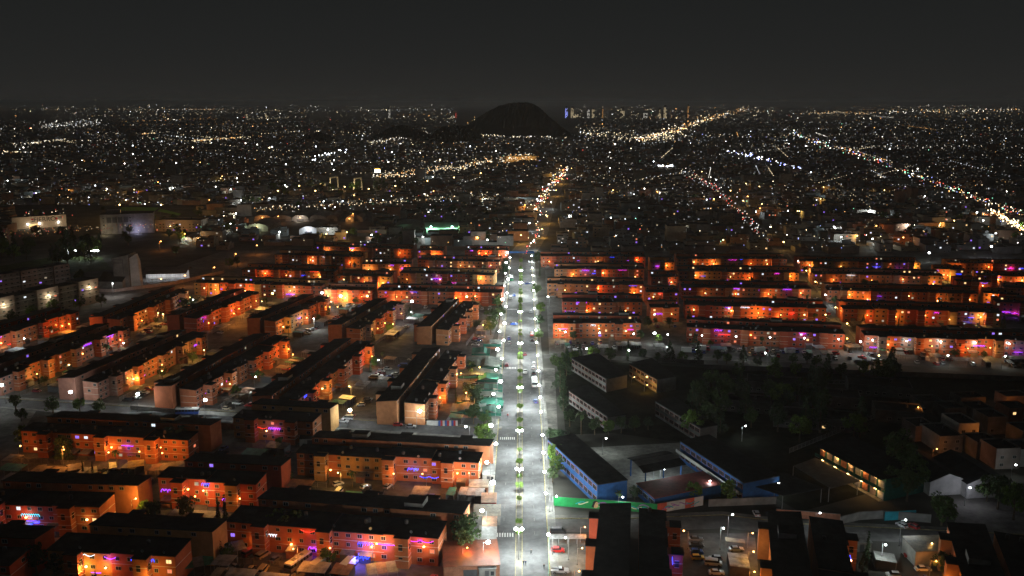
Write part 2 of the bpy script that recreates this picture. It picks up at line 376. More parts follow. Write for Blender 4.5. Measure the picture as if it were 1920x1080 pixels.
def wall_lamp(parent_block, loc, kind, power, label, group, col=None):
    # a small lantern fixed on a facade: loc is in the block's frame
    em, c = {'led': (E_LED, (0.92, 1.0, 0.97)), 'sodium': (E_ORANGE, (1.0, 0.28, 0.04)), 'amber': (E_AMBER, (1.0, 0.46, 0.09))}[kind]
    if col: c = col
    if ('w', kind) not in LP:
        p = MB(); p.box(-.06, .06, -.5, 0, -.04, .04, M_METAL); p.box(-.16, .16, -.78, -.4, .04, .12, M_METAL)
        hd = MB(); hd.ball((0, -.6, -.1), .34, .34, .26, em); LP[('w', kind)] = (p.mesh('bracket'), hd.mesh('lamp_head'))
    p, hd = LP[('w', kind)]; mw = parent_block; v = mw @ Vector(loc)
    r = empty('wall_lamp', v, mw.to_euler().z); ob('bracket', p, r); ob('lamp_head', hd, r); light(r, (0, -2.2, .1), c, power * 1.6, 0.3)
    later(r, label, 'wall lamp', group); return r
# avenue lamps
def on_avenue(y, off):
    for i in range(len(AV) - 1):
        if AV[i].y <= y <= AV[i + 1].y:
            t = (y - AV[i].y) / (AV[i + 1].y - AV[i].y); return Vector((AV[i].x + t * (AV[i + 1].x - AV[i].x) + off, y, 0.16))
    return Vector((off, y, 0.16))
for hx, hy in ((974, 1088), (974, 993), (974, 880), (975, 808), (975, 727), (975, 644), (976, 585), (976.5, 530), (977, 507)):
    y = G(hx, hy, 9).y
    lamp(on_avenue(y, 0), 9.0, 'led', 6800, 'double armed white lamp on the avenue median', 'median lamps', 0, 'y', 2, size=1.5 if hy > 900 else 1.4)
for k, py in enumerate((1062, 1000, 945, 905, 868, 832, 795, 770, 745, 722, 700, 682, 664, 646, 630, 612, 597, 583, 570, 556, 543, 531, 520, 510, 500, 490)):
    y = G(940, py).y; big = k % 3 == 2
    lamp(on_avenue(y, -9.6), 7.0, 'led', 3000 if big else 1500, 'white lamp on the shop side kerb of the avenue', 'kerb lamps on the shop side', PI if k % 2 else 0, 'y', size=2.3 if big else 1.6)
for k, py in enumerate((1040, 960, 918, 880, 846, 800, 772, 748, 720, 690, 664, 640, 618, 598, 580, 562, 546, 532, 518, 506, 494)):
    y = G(1010, py).y
    lamp(on_avenue(y, 9.5), 6.0, 'led', 1300, 'white lamp on the school side kerb of the avenue', 'kerb lamps on the school side', PI, 'y', size=1.3)
for k, py in enumerate((470, 458, 446, 434, 420, 405, 392, 380, 368, 356, 345, 336, 327, 319)):
    y = G(1000, py).y; s = -1 if k % 2 else 1
    lamp(on_avenue(y, 8.8 * s), 8.0, 'amber' if k % 3 else 'led', 4600 if k % 3 else 1500, 'lamp along the far bend of the avenue', 'lamps along the far avenue', PI if s > 0 else 0, 'y', size=1.5)
# clipped trees on the median
y = 252.0; k = 0
while y < 740:
    p = on_avenue(y, 0); tree('ball', (p.x, p.y, 0.16), R.uniform(.8, 1.2), 'round clipped tree on the avenue median', 'clipped median trees', R.randrange(3), 'y')
    y += R.choice((7, 9, 12, 17, 21)); k += 1

# ================================================================== APARTMENT BLOCKS
wm = MB(); wm.box(-.72, .72, -.07, 0, -.62, .62, M_FRAME); wm.box(-.6, -.04, -.085, -.06, -.5, .5, M_GLASS); wm.box(.04, .6, -.085, -.06, -.5, .5, M_GLASS)
WIN_MESH = wm.mesh('window')
WIN_LIT = []
for em in E_WIN:
    mb = MB(); mb.box(-.72, .72, -.07, 0, -.62, .62, M_FRAME); mb.box(-.6, -.04, -.085, -.06, -.5, .5, em); mb.box(.04, .6, -.085, -.06, -.5, .5, em); WIN_LIT.append(mb.mesh('window'))
tw = MB(); tw.box(-.55, .55, -.06, 0, -.9, .9, M_GLASS); tw.box(-.62, .62, -.09, 0, -1.0, -.9, M_BAND); tw.box(-.62, .62, -.09, 0, .9, 1.0, M_BAND); TOWIN = tw.mesh('opening')
tk = MB(); tk.tube((0, 0, 0), (0, 0, 1.1), .55, .55, M_DARKM, 10); tk.tube((0, 0, 1.1), (0, 0, 1.35), .55, .2, M_DARKM, 10); TANK = tk.mesh('water_tank')
dm = MB()
for i in range(10):
    a = 2 * PI * i / 10; b = 2 * PI * (i + 1) / 10
    dm.add([(0, .12, 0), (.45 * math.cos(a), 0, .45 * math.sin(a)), (.45 * math.cos(b), 0, .45 * math.sin(b))], [(0, 1, 2)], M_METAL)
dm.tube((0, .1, 0), (0, .2, -.7), .03, .03, M_METAL, 5); DISH = dm.mesh('satellite_dish')
BLOCKS = []
TBAND = MB().box(-1.96, 1.96, -2.96, -.1, 0, .14, M_BAND).mesh('band')
def string_lights(Mw, x0, x1, z, yoff, color, style, label, power=60):
    mb = MB(); em = E_STR[color]; n = max(6, int((x1 - x0) / 0.35)); pts = []
    for i in range(n + 1):
        t = i / n; x = x0 + (x1 - x0) * t
        dz = {'swag': -0.55 * abs(math.sin(t * PI * max(1, round((x1 - x0) / 3)))), 'zig': 0.35 * (i % 2), 'line': 0.05 * math.sin(i), 'drip': -0.6 * (i % 3 == 0)}[style]
        pts.append(Vector((x, 0, dz)))
    for a, b in zip(pts, pts[1:]): mb.tube(a, b, 0.06, 0.06, em, 4)
    if style in ('drip', 'zig'):
        for p in pts[::2]: mb.tube(p, p + Vector((0, 0, -0.5)), 0.05, 0.05, em, 4)
    v = Mw @ Vector((0, -yoff, z)); o = ob('string_lights', mb, None, v, Mw.to_euler().z)
    if power:
        lt = light(o, ((x0 + x1) / 2, -0.9, -0.4), STRC[color], power, 0.5)
    later(o, label, 'string lights', 'holiday lights hung on the blocks'); return o
def block(p0, p1, name, W=20.0, h=8.3, gap=2.6, detail=2, shift=0.0, lamps=3, lit=0.08, strings=1, seed=0, walls=None, power=420, kinds=None, back_towers=True, front_towers=True, nick=None, back_lamps=0):
    NICK[name] = nick or name
    a = G(*p0); b = G(*p1); d = b - a; L = d.length; rz = math.atan2(d.y, d.x); rnd = random.Random(seed * 131 + 5)
    root = empty('apartment_block', a, rz); Mw = Matrix.Translation(a) @ Matrix.Rotation(rz, 4, 'Z')
    w_ = (W - gap) / 2; pal = walls or [rnd.choice((0, 1, 2, 3, 5, 7, 0, 5, 4)), rnd.choice((0, 1, 2, 3, 5, 7, 6)), rnd.choice((0, 1, 2, 5, 7))]
    # front wing: wall segments that change paint, then the rear wing
    nseg = max(1, min(5, int(round(L / 17)))); segs = [L * i / nseg for i in range(nseg + 1)]; offs = [rnd.choice((0, 0, .6, 1.1)) for i in range(nseg)]; hs = [rnd.choice((-.25, 0, 0, .3)) for i in range(nseg)]
    for i in range(nseg):
        st = offs[i]
        mb = MB(); mb.profx([(st, 0), (w_, 0), (w_, h + .35 + hs[i]), (st, h - .05 + hs[i])], segs[i], segs[i + 1], M_WALL[pal[i % 3]]); ob('wall', mb, root)
        mb = MB(); mb.profx([(st - .35, h - .03 + hs[i]), (w_ + .1, h + .37 + hs[i]), (w_ + .1, h + .56 + hs[i]), (st - .35, h + .16 + hs[i])], segs[i] - (.3 if i == 0 else 0), segs[i + 1] + (.3 if i == nseg - 1 else 0), M_ROOF if i % 2 else M_ROOF2); ob('roof', mb, root)
    mb = MB(); mb.profx([(W - w_, 0), (W, 0), (W, h + 1.0), (W - w_, h + 1.8)], shift, L + shift, M_WALL[pal[0]]); ob('wall', mb, root)
    mb = MB(); mb.profx([(W - w_ - .25, h + 1.82), (W + .35, h + 1.02), (W + .35, h + 1.2), (W - w_ - .25, h + 2.0)], shift - .3, L + shift + .3, M_ROOF); ob('roof', mb, root)
    if detail >= 1:
        for z in (2.7, 5.45):
            for i in range(nseg):
                if rnd.random() < .7: ob('band', MB().box(segs[i] - (.06 if i == 0 else -.02), segs[i + 1] + (.06 if i == nseg - 1 else -.02), offs[i] - .06, w_ - .3, z, z + .14, M_BAND), root)
    # stair towers
    tow = []
    nt_ = max(1, int(round(L / 19.0))) if front_towers else 0
    for i in range(nt_):
        tx = L * (i + 0.5 + rnd.uniform(-.08, .08)) / nt_; tow.append(tx); th = h + .5
        t = MB(); t.box(tx - 1.9, tx + 1.9, -2.9, offs[min(nseg - 1, int(tx / L * nseg))] - .004, 0, th, M_WALL[pal[(i + 1) % 3]]); to = ob('stair_tower', t, root)
        t = MB(); t.box(tx - 2.15, tx + 2.15, -3.15, .1, th, th + .22, M_ROOF); ob('tower_roof', t, to)
        if detail >= 1:
            for z in (2.2, 3.5, 6.2): ob('band', TBAND, to, (tx, 0, z))
        if detail >= 2:
            ob('opening', TOWIN, to, (tx - .3, -2.9, 7.0 - .9)); ob('opening', TOWIN, to, (tx - .3, -2.9, 3.3 - .3), 0, (1, 1, .35))
            ob('opening', TOWIN, to, (tx + 1.9, -1.4, 6.1), PI / 2); ob('opening', TOWIN, to, (tx - 1.9, -1.4, 6.1), -PI / 2)
    if back_towers:
        for i in range(nt_):
            tx = shift + L * (i + 0.5 + rnd.uniform(-.1, .1)) / nt_
            t = MB(); t.box(tx - 1.9, tx + 1.9, W + .004, W + 2.9, 0, h + .9, M_WALL[pal[i % 3]]); to = ob('stair_tower', t, root)
            t = MB(); t.box(tx - 2.15, tx + 2.15, W - .05, W + 3.15, h + .9, h + 1.12, M_ROOF); ob('tower_roof', t, to)
    # windows
    spots = []; nb = int(L / 3.3)
    for i in range(nb):
        x = L * (i + .5) / nb
        if min([abs(x - t) for t in tow] + [99]) < 2.7: continue
        for fl in range(3): spots.append((x + rnd.uniform(-.1, .1), offs[min(nseg - 1, int(x / L * nseg))] - .002, 1.55 + 2.72 * fl, 0))
    for i in range(nb):
        if rnd.random() < .55: spots.append((shift + L * (i + .5) / nb, W - w_ - .002, h + .75, 0))
    for e_ in (0, 1):
        for fl in range(3):
            if rnd.random() < .45: spots.append(((-.002 if e_ == 0 else L + .002), w_ * rnd.choice((.3, .65)), 1.55 + 2.72 * fl, -PI / 2 if e_ == 0 else PI / 2))
    if detail >= 2:
        for (x, y_, z, r_) in spots:
            me = WIN_MESH if rnd.random() > lit else rnd.choice(WIN_LIT)
            s_ = rnd.choice((.8, 1, 1, 1.15)); ob('window', me, root, (x, y_, z), r_, (s_, 1, rnd.choice((.9, 1, 1))))
    else:
        mb = MB()
        for (x, y_, z, r_) in spots:
            if r_: continue
            em = rnd.choice(E_WIN) if rnd.random() < lit * 1.3 else M_GLASS
            mb.box(x - .68, x + .68, y_ - .05, y_, z - .6, z + .6, M_FRAME); mb.box(x - .58, x + .58, y_ - .09, y_ - .051, z - .5, z + .5, em)
        o = ob('windows', mb, root); o['kind'] = 'stuff'
    # porches built on to the ground floor
    if detail >= 1:
        for i in range(int(L / 11)):
            x = rnd.uniform(1, L - 5)
            if min([abs(x + 1.7 - t) for t in tow] + [99]) < 4.2: continue
            pw_ = rnd.uniform(2.6, 4.2); pd = rnd.uniform(2.0, 3.2); mb = MB(); mb.profx([(-pd, 2.25), (.9, 2.75), (.9, 2.83), (-pd, 2.33)], x, x + pw_, M_SHEET[rnd.choice((0, 1, 1, 4, 3))]); po = ob('porch_roof', mb, root)
            ob('porch_wall', MB().box(x + .1, x + pw_ - .1, -pd + .1, -pd + .25, 0, rnd.choice((1.1, 2.1)), rnd.choice((M_BRICK, M_GREYW, M_DARKM))), po)
    # roof things
    if detail >= 1:
        for i in range(int(L / 7)):
            x = rnd.uniform(1, L - 1)
            if rnd.random() < .5: ob('water_tank', TANK, root, (x, w_ * rnd.uniform(.3, .8), h + .35))
            else: ob('satellite_dish', DISH, root, (x, .6, h + .95), rnd.uniform(-.6, .6))
        if rnd.random() < .5 and L > 25:
            x = rnd.uniform(2, L - 8); mb = MB(); mb.box(x, x + 5.5, W - w_ + 2, W - 2, h + 1.2, h + 3.0, M_GREYW, M_ROOF); ob('roof_room', mb, root)
    later(root, name, 'apartment block', 'three storey apartment blocks')
    info = dict(M=Mw, L=L, W=W, h=h, name=name, tow=tow, rnd=rnd, w=w_, shift=shift); BLOCKS.append(info)
    # lamps in front of the facade
    for i in range(lamps):
        x = L * (i + .5 + rnd.uniform(-.3, .3)) / lamps
        while min([abs(x - t) for t in tow] + [9]) < 2.4: x += 1.1
        kd = (kinds or ['sodium', 'sodium', 'amber', 'amber'])[rnd.randrange(len(kinds) if kinds else 4)]
        pw = power * rnd.choice((.2, .45, .8, 1, 1.9))
        nm = {'sodium': 'orange', 'amber': 'amber', 'led': 'white'}[kd]
        if rnd.random() < .55:
            wall_lamp(Mw, (x, -.05, rnd.choice((3.3, 4.6, 5.9))), kd, pw * .55, nm + ' wall lamp on ' + short(name), 'wall lamps of the blocks')
        else:
            v = Mw @ Vector((x, -rnd.uniform(4.2, 6.0), 0)); lamp(v, rnd.choice((4.8, 5.4)), kd, pw * 1.2, nm + ' post lamp before ' + short(name), 'courtyard post lamps', rz + PI / 2, size=.7)
    for i in range(back_lamps):
        v = Mw @ Vector((L * (i + .5) / back_lamps, W + 5.5, 0)); lamp(v, 5.0, 'sodium' if i % 2 else 'amber', power * 1.6, 'post lamp behind ' + short(name), 'courtyard post lamps', rz - PI / 2, size=.6)
    cols = ['violet', 'blue', 'violet', 'blue', 'violet', 'white', 'red', 'blue', 'violet', 'magenta']
    for i in range(strings):
        x = rnd.uniform(1, max(1.5, L - 7)); ln = rnd.uniform(2.5, 6.5); c = rnd.choice(cols)
        string_lights(Mw, x, min(L, x + ln), rnd.choice((2.6, 5.2, 7.8)), 0.16, c, rnd.choice(('swag', 'zig', 'line', 'drip')), c + ' string lights on ' + short(name), rnd.choice((0, 0, 40, 80)))
    return info
NICK = {}
def short(n): return NICK[n]
NB = 'terracotta apartment block, '
bi = 0
# courtyards lower left
near = [((40, 850), (352, 868), 'lit orange and yellow below the market street', 20, 3.5), ((438, 822), (588, 832), 'short unlit one below the parked bus', 20, 2.5),
        ((556, 893), (897, 912), 'long one beside the avenue above the car park', 19, 2), ((297, 945), (482, 955), 'with a bright red gable end', 20, 4),
        ((-70, 990), (190, 1000), 'with turquoise string lights', 21, 6), ((95, 1085), (332, 1100), 'with blue lettering lights and glowing orange gable', 21, 5),
        ((428, 1028), (822, 1062), 'long one with the blue lit garden', 22, 4), ((-140, 1108), (24, 1116), 'cut off by the bottom corner', 20, 0)]
for i, (a, b, n, W, sh) in enumerate(near):
    block(a, b, NB + n, W=W, shift=sh, lamps=(5, 1, 3, 3, 3, 3, 5, 1)[i], power=(330, 90, 150, 330, 190, 330, 230, 80)[i], lit=.10, strings=(1, 2, 2, 2, 2, 2, 3, 0)[i], seed=i + 1, nick=['the yellow lit block', 'the short unlit block', 'the long car park block', 'the red gable block', 'the turquoise light block', 'the blue lettering block', 'the blue garden block', 'the bottom corner block'][i], kinds=(['sodium', 'amber'], ['amber'], ['sodium', 'amber'], ['sodium'], ['amber', 'sodium'], ['amber', 'sodium'], ['sodium', 'amber'], ['amber'])[i])
def block_roof(r0, r1, name, **k):       # same, given two roof-edge points instead of base points
    a = G(*r0, 9); b = G(*r1, 9); return block(PX((a.x, a.y, 0)), PX((b.x, b.y, 0)), name, **k)
block_roof((1266, 1130), (1254, 955), NB + 'end on beside the avenue below the mural', W=19.6, lamps=2, power=200, seed=21, strings=1, kinds=['sodium'], nick='the end on block below the mural', back_lamps=4)
block_roof((1618, 1130), (1578, 975), NB + 'end on between two car parks', W=20, lamps=2, power=200, seed=22, strings=1, nick='the end on block between car parks', back_lamps=4)
block_roof((1985, 1110), (1935, 1003), NB + 'end on in the bottom right corner', W=21, lamps=1, power=200, seed=23, strings=0, nick='the end on corner block', back_lamps=3)
# end on rows left of the avenue
rowA = [((797, 797), (868, 690)), ((562, 787), (700, 672)), ((373, 768), (545, 662)), ((190, 752), (390, 655)), ((5, 742), (245, 642)), ((-60, 680), (150, 610))]
for i, (a, b) in enumerate(rowA):
    block(a, b, NB + ORD[i] + ' end on block from the avenue, near row', W=19, shift=-1.5, lamps=3 if i else 2, power=380, seed=31 + i, strings=2, nick='the ' + ORD[i] + ' near end on block', lit=.07, kinds=['sodium', 'sodium', 'amber'])
rowB = [((845, 648), (893, 592)), ((676, 645), (757, 592)), ((521, 632), (620, 583)), ((370, 625), (487, 572)), ((228, 628), (358, 568))]
for i, (a, b) in enumerate(rowB):
    block(a, b, NB + ORD[i] + ' end on block from the avenue, second row', W=18, lamps=3 if i else 2, power=420, seed=41 + i, strings=2, nick='the ' + ORD[i] + ' rear end on block', detail=2 if i < 3 else 1)
rows = [('front lit row', 'F', [((365, 553), (603, 560)), ((607, 567), (698, 568)), ((708, 569), (940, 573))], ['amber', 'amber', 'sodium'], 1500),
        ('second lit row', 'F', [((455, 526), (628, 531)), ((632, 539), (732, 542)), ((750, 534), (925, 538))], None, 480),
        ('third lit row', 'F', [((515, 497), (676, 502)), ((680, 516), (770, 516)), ((783, 508), (935, 512))], None, 460),
        ('rearmost lit row', 'F', [((585, 480), (770, 486)), ((783, 488), (830, 489)), ((872, 488), (952, 489))], None, 460)]
for ri, (rn, _, lst, kd, pw) in enumerate(rows):
    for i, (a, b) in enumerate(lst):
        block(a, b, NB + ('leftmost', 'middle', 'nearest the avenue')[i] + ' of the ' + rn, W=18, lamps=3, power=pw, seed=61 + ri * 5 + i, nick='the ' + rn + ' ' + ('left', 'middle', 'avenue')[i] + ' block', strings=2, detail=1, kinds=kd, lit=.16)
colsR = [('column beside the avenue', [((1037, 634), (1201, 636)), ((1055, 591), (1204, 592)), ((1026, 556), (1206, 558)), ((1040, 526), (1208, 527)), ((1015, 501), (1210, 501))]),
         ('narrow column of short blocks', [((1220, 604), (1273, 604)), ((1212, 573), (1273, 573)), ((1221, 541), (1271, 541)), ((1221, 512), (1264, 512))]),
         ('column left of the diagonal street', [((1288, 643), (1582, 655)), ((1284, 598), (1548, 605)), ((1278, 562), (1520, 566)), ((1272, 531), (1497, 533)), ((1270, 505), (1475, 506))]),
         ('column right of the diagonal street', [((1620, 660), (1975, 672)), ((1580, 605), (1876, 614)), ((1551, 568), (1832, 575)), ((1524, 535), (1766, 541)), ((1500, 511), (1725, 513))]),
         ('column at the right edge', [((1864, 592), (1960, 597)), ((1842, 574), (1905, 578)), ((1880, 562), (1960, 566)), ((1792, 550), (1858, 552)), ((1830, 538), (1960, 543)), ((1752, 526), (1808, 528)), ((1776, 514), (1950, 516))])]
for ci, (cn, lst) in enumerate(colsR):
    for i, (a, b) in enumerate(lst):
        Lp = b[0] - a[0]; dark = (ci == 2 and i == 0)
        block(a, b, NB + ORD[i] + ' from the dark school in the ' + cn, W=(20, 17, 20, 20, 13)[ci], lamps=1 if dark else max(1, min(5, int(Lp / 50))), power=140 if dark else 520, seed=101 + ci * 9 + i, nick='the ' + ORD[i] + ' ' + ('avenue', 'narrow', 'street', 'outer', 'edge')[ci] + ' column block',
              strings=1 if Lp < 80 else 3, detail=2 if (i == 0 and ci in (0, 3)) else 1, lit=.14)

def special(i, f0, f1, z, yo, c, st, lb, pw):
    B = BLOCKS[i]; string_lights(B['M'], B['L'] * f0, B['L'] * f1, z, yo, c, st, lb, pw)
special(6, .60, .70, 2.6, 3.2, 'blue', 'drip', 'dense blue string lights glowing over a garden porch', 420); special(6, .63, .70, 5.0, .2, 'blue', 'zig', 'blue string lights above the glowing garden porch', 60); special(6, .86, .98, 7.4, .2, 'magenta', 'swag', 'pink swag lights over the terracotta porch', 40)
special(6, .36, .43, 7.6, .2, 'red', 'swag', 'red neon swag on the long garden block', 30); special(5, .66, .84, 7.2, .2, 'blue', 'zig', 'blue lettering string lights above the bottom edge', 220); special(5, .45, .54, 7.4, .2, 'violet', 'swag', 'violet swag lights beside the blue lettering', 40)
special(4, .44, .57, 5.1, .2, 'cyan', 'zig', 'turquoise string lights at the lower left', 60); special(4, .46, .57, 3.2, .2, 'blue', 'line', 'blue line lights below the turquoise ones', 60); special(3, .66, .84, 2.8, .2, 'violet', 'zig', 'violet lights beside the red gable', 60); special(3, .46, .54, 7.6, .2, 'blue', 'zig', 'blue icicle lights on the red gable block', 50)
special(1, .45, .6, 5.0, .2, 'violet', 'zig', 'violet lights on the short unlit block', 50)
# ================================================================== CARS
CARC = {'white': (0.62, 0.62, 0.62), 'silver': (0.36, 0.37, 0.39), 'black': (0.016, 0.016, 0.018), 'red': (0.42, 0.02, 0.018), 'blue': (0.02, 0.06, 0.28),
        'grey': (0.14, 0.145, 0.15), 'maroon': (0.16, 0.02, 0.03), 'yellow': (0.55, 0.36, 0.02), 'green': (0.02, 0.14, 0.06), 'beige': (0.42, 0.36, 0.26)}
M_CAR = {k: mat('car_paint_' + k, c, 0.28, 0.04, 0.3, 0.5) for k, c in CARC.items()}
M_HEAD = mat('headlight_glass', (0.75, 0.75, 0.72), 0.15, 0.05, 1, 0.6); M_TAIL = mat('taillight_glass', (0.45, 0.01, 0.01), 0.2, 0.05, 1, 0.6)
wl = MB(); wl.tube((0, -.11, 0), (0, .11, 0), .32, .32, M_TYRE, 10); wl.tube((0, -.12, 0), (0, .12, 0), .17, .17, M_METAL, 8); WHEEL = wl.mesh('wheel')
hl = MB(); hl.box(-.05, .05, -.2, .2, -.08, .08, M_HEAD); HEADL = hl.mesh('headlight'); hl = MB(); hl.box(-.05, .05, -.18, .18, -.1, .1, M_TAIL); TAILL = hl.mesh('taillight')
CM = {}
def taper(mb, prof, wlo, whi, zlo, zhi, m, capm=None):
    n = len(prof); v = []
    for s in (-1, 1):
        for (x, z) in prof:
            t = (z - zlo) / (zhi - zlo); v.append((x, s * (wlo + (whi - wlo) * t), z))
    f = [(i, (i + 1) % n, n + (i + 1) % n, n + i) for i in range(n)] + [tuple(reversed(range(n))), tuple(range(n, 2 * n))]
    mb.add(v, f, m)
def car_meshes(kind, col):
    k = (kind, col)
    if k in CM: return CM[k]
    p = M_CAR[col]; b = MB(); gl = MB(); rf = MB()
    if kind == 'sedan':
        taper(b, [(-2.1, .3), (2.1, .3), (2.12, .62), (1.95, .82), (.9, .95), (-1.35, .98), (-2.0, .92), (-2.14, .7)], .84, .80, .3, .98, p)
        taper(gl, [(.95, .94), (.35, 1.38), (-.95, 1.40), (-1.55, .96)], .76, .60, .94, 1.4, M_GLASS)
        taper(rf, [(.40, 1.36), (.33, 1.43), (-.95, 1.45), (-1.05, 1.38)], .62, .58, 1.36, 1.45, p)
    elif kind == 'hatch':
        taper(b, [(-1.75, .3), (1.85, .3), (1.88, .62), (1.7, .86), (.85, .98), (-1.7, 1.0), (-1.82, .7)], .82, .79, .3, 1.0, p)
        taper(gl, [(.95, .96), (.3, 1.45), (-1.3, 1.46), (-1.72, .98)], .76, .60, .96, 1.46, M_GLASS)
        taper(rf, [(.36, 1.43), (.28, 1.5), (-1.3, 1.52), (-1.42, 1.43)], .62, .58, 1.43, 1.52, p)
    elif kind == 'pickup':
        taper(b, [(-2.5, .4), (2.4, .4), (2.42, .78), (2.2, 1.0), (1.0, 1.08), (-.45, 1.08), (-.5, .75), (-2.4, .75), (-2.42, 1.05), (-2.52, 1.05)], .9, .87, .4, 1.08, p)
        for s in (-1, 1): b.box(-2.45, -.5, s * .88 - .04, s * .88 + .04, .7, 1.06, p)
        taper(gl, [(1.05, 1.06), (.5, 1.6), (-.3, 1.62), (-.45, 1.06)], .82, .68, 1.06, 1.62, M_GLASS)
        taper(rf, [(.52, 1.59), (.45, 1.66), (-.3, 1.68), (-.38, 1.59)], .70, .66, 1.59, 1.68, p)
    elif kind == 'van':
        taper(b, [(-2.3, .35), (2.3, .35), (2.35, .8), (2.1, 1.05), (1.6, 1.15), (-2.3, 1.15)], .92, .90, .35, 1.15, p)
        taper(gl, [(1.65, 1.14), (1.1, 1.75), (-2.2, 1.8), (-2.3, 1.14)], .88, .78, 1.14, 1.8, M_GLASS)
        taper(rf, [(1.15, 1.73), (1.05, 1.9), (-2.2, 1.95), (-2.27, 1.73)], .80, .76, 1.73, 1.95, p)
    elif kind == 'bus':
        taper(b, [(-4.6, .45), (4.6, .45), (4.7, 1.5), (-4.65, 1.5)], 1.22, 1.22, .45, 1.5, p)
        taper(gl, [(4.69, 1.5), (4.5, 2.45), (-4.6, 2.45), (-4.62, 1.5)], 1.20, 1.14, 1.5, 2.45, M_GLASS)
        for x in (-3.4, -2.1, -.8, .5, 1.8, 3.1):
            for s in (-1, 1): gl.box(x - .06, x + .06, s * 1.19 - .03, s * 1.19 + .03, 1.5, 2.45, p)
        taper(rf, [(4.55, 2.44), (4.35, 2.85), (-4.55, 2.9), (-4.62, 2.44)], 1.17, 1.08, 2.44, 2.9, M_CAR['white'])
        rf.box(-2.6, -1.2, -.6, .6, 2.9, 3.05, M_METAL); rf.box(1.0, 1.9, -.5, .5, 2.88, 3.0, M_METAL)
    elif kind == 'truck':
        taper(b, [(1.6, .5), (3.5, .5), (3.55, 1.1), (3.4, 1.5), (1.6, 1.5)], 1.0, .98, .5, 1.5, p); b.box(-3.4, 1.55, -.45, .45, .5, .75, M_DARKM)
        taper(gl, [(3.38, 1.5), (3.0, 2.2), (1.65, 2.2), (1.65, 1.5)], .96, .86, 1.5, 2.2, M_GLASS)
        rf.box(-3.5, 1.5, -1.1, 1.1, .78, 2.95, M_CAR['white']); rf.box(1.7, 2.95, -.86, .86, 2.2, 2.3, p)
    CM[k] = (b.mesh('body'), gl.mesh('windows'), rf.mesh('roof' if kind != 'truck' else 'cargo_box')); return CM[k]
DIM = {'sedan': (1.32, .76, 2.1, .3), 'hatch': (1.15, .74, 1.85, .3), 'pickup': (1.5, .82, 2.42, .36), 'van': (1.45, .84, 2.33, .34), 'bus': (2.9, 1.05, 4.66, .46), 'truck': (2.3, .9, 3.52, .44)}
KN = {'sedan': 'car', 'hatch': 'car', 'pickup': 'pickup_truck', 'van': 'van', 'bus': 'bus', 'truck': 'box_truck'}
KL = {'sedan': 'saloon car', 'hatch': 'hatchback', 'pickup': 'pickup truck', 'van': 'van', 'bus': 'bus', 'truck': 'box truck'}
def car(pos, rz, kind, col, where, group='parked cars', how='x', z=0.02):
    b, gl, rf = car_meshes(kind, col); r = empty(KN[kind], (pos[0], pos[1], z), rz); ob('body', b, r); ob('windows', gl, r); ob('roof' if kind != 'truck' else 'cargo_box', rf, r)
    wx, wy, fx, wr = DIM[kind]
    if (Vector(pos[:2])).length < 520:
        for sx_ in (-1, 1):
            for sy_ in (-1, 1): ob('wheel', WHEEL, r, (sx_ * wx, sy_ * wy, wr - .02), 0, wr / .32)
        for s in (-1, 1): ob('headlight', HEADL, r, (fx - .02, s * (wy - .18), .66 if kind not in ('bus', 'truck') else .85)); ob('taillight', TAILL, r, (-fx + (.0 if kind != 'truck' else .1), s * (wy - .16), .78))
    later(r, col + ' ' + KL[kind] + ' ' + where, KL[kind] if kind in ('bus', 'van') else 'car' if kind in ('sedan', 'hatch') else 'truck', group, how); return r
# on the avenue
ct = [(1002, 722, 'bus', 'white', 'parked at the kerb of the avenue', PI / 2), (1004, 755, 'hatch', 'blue', 'at the kerb of the avenue', 1.7), (1000, 692, 'sedan', 'white', 'at the avenue kerb ahead of the bus', PI / 2),
      (1001, 684, 'hatch', 'white', 'at the avenue kerb ahead of the bus', PI / 2), (1001, 701, 'hatch', 'black', 'just ahead of the bus on the avenue', PI / 2), (985, 699, 'pickup', 'white', 'driving up the avenue', PI / 2),
      (998, 640, 'hatch', 'black', 'at the avenue kerb beside the first block', PI / 2), (997, 629, 'van', 'red', 'stopped on the avenue', PI / 2), (984, 666, 'hatch', 'maroon', 'on the avenue near the median', PI / 2),
      (950, 686, 'sedan', 'maroon', 'at the stall side of the avenue', PI / 2), (954, 636, 'sedan', 'blue', 'at the stall side of the avenue', PI / 2), (955, 645, 'hatch', 'silver', 'at the stall side of the avenue', PI / 2),
      (995, 586, 'sedan', 'silver', 'at the avenue kerb beside the second block', PI / 2), (964, 555, 'sedan', 'blue', 'driving down the upper avenue', -PI / 2), (958, 560, 'van', 'white', 'at the upper avenue kerb', PI / 2),
      (959, 525, 'bus', 'green', 'at the upper avenue kerb', PI / 2), (989, 533, 'sedan', 'blue', 'crossing the upper avenue', .2), (992, 492, 'sedan', 'white', 'near the footbridge', PI / 2), (963, 609, 'sedan', 'blue', 'turning on the avenue', .3)]
for px, py, kd, c, wh, rz in ct:
    v = G(px, py); car((v.x, v.y), rz, kd, c, wh, 'vehicles on the avenue')
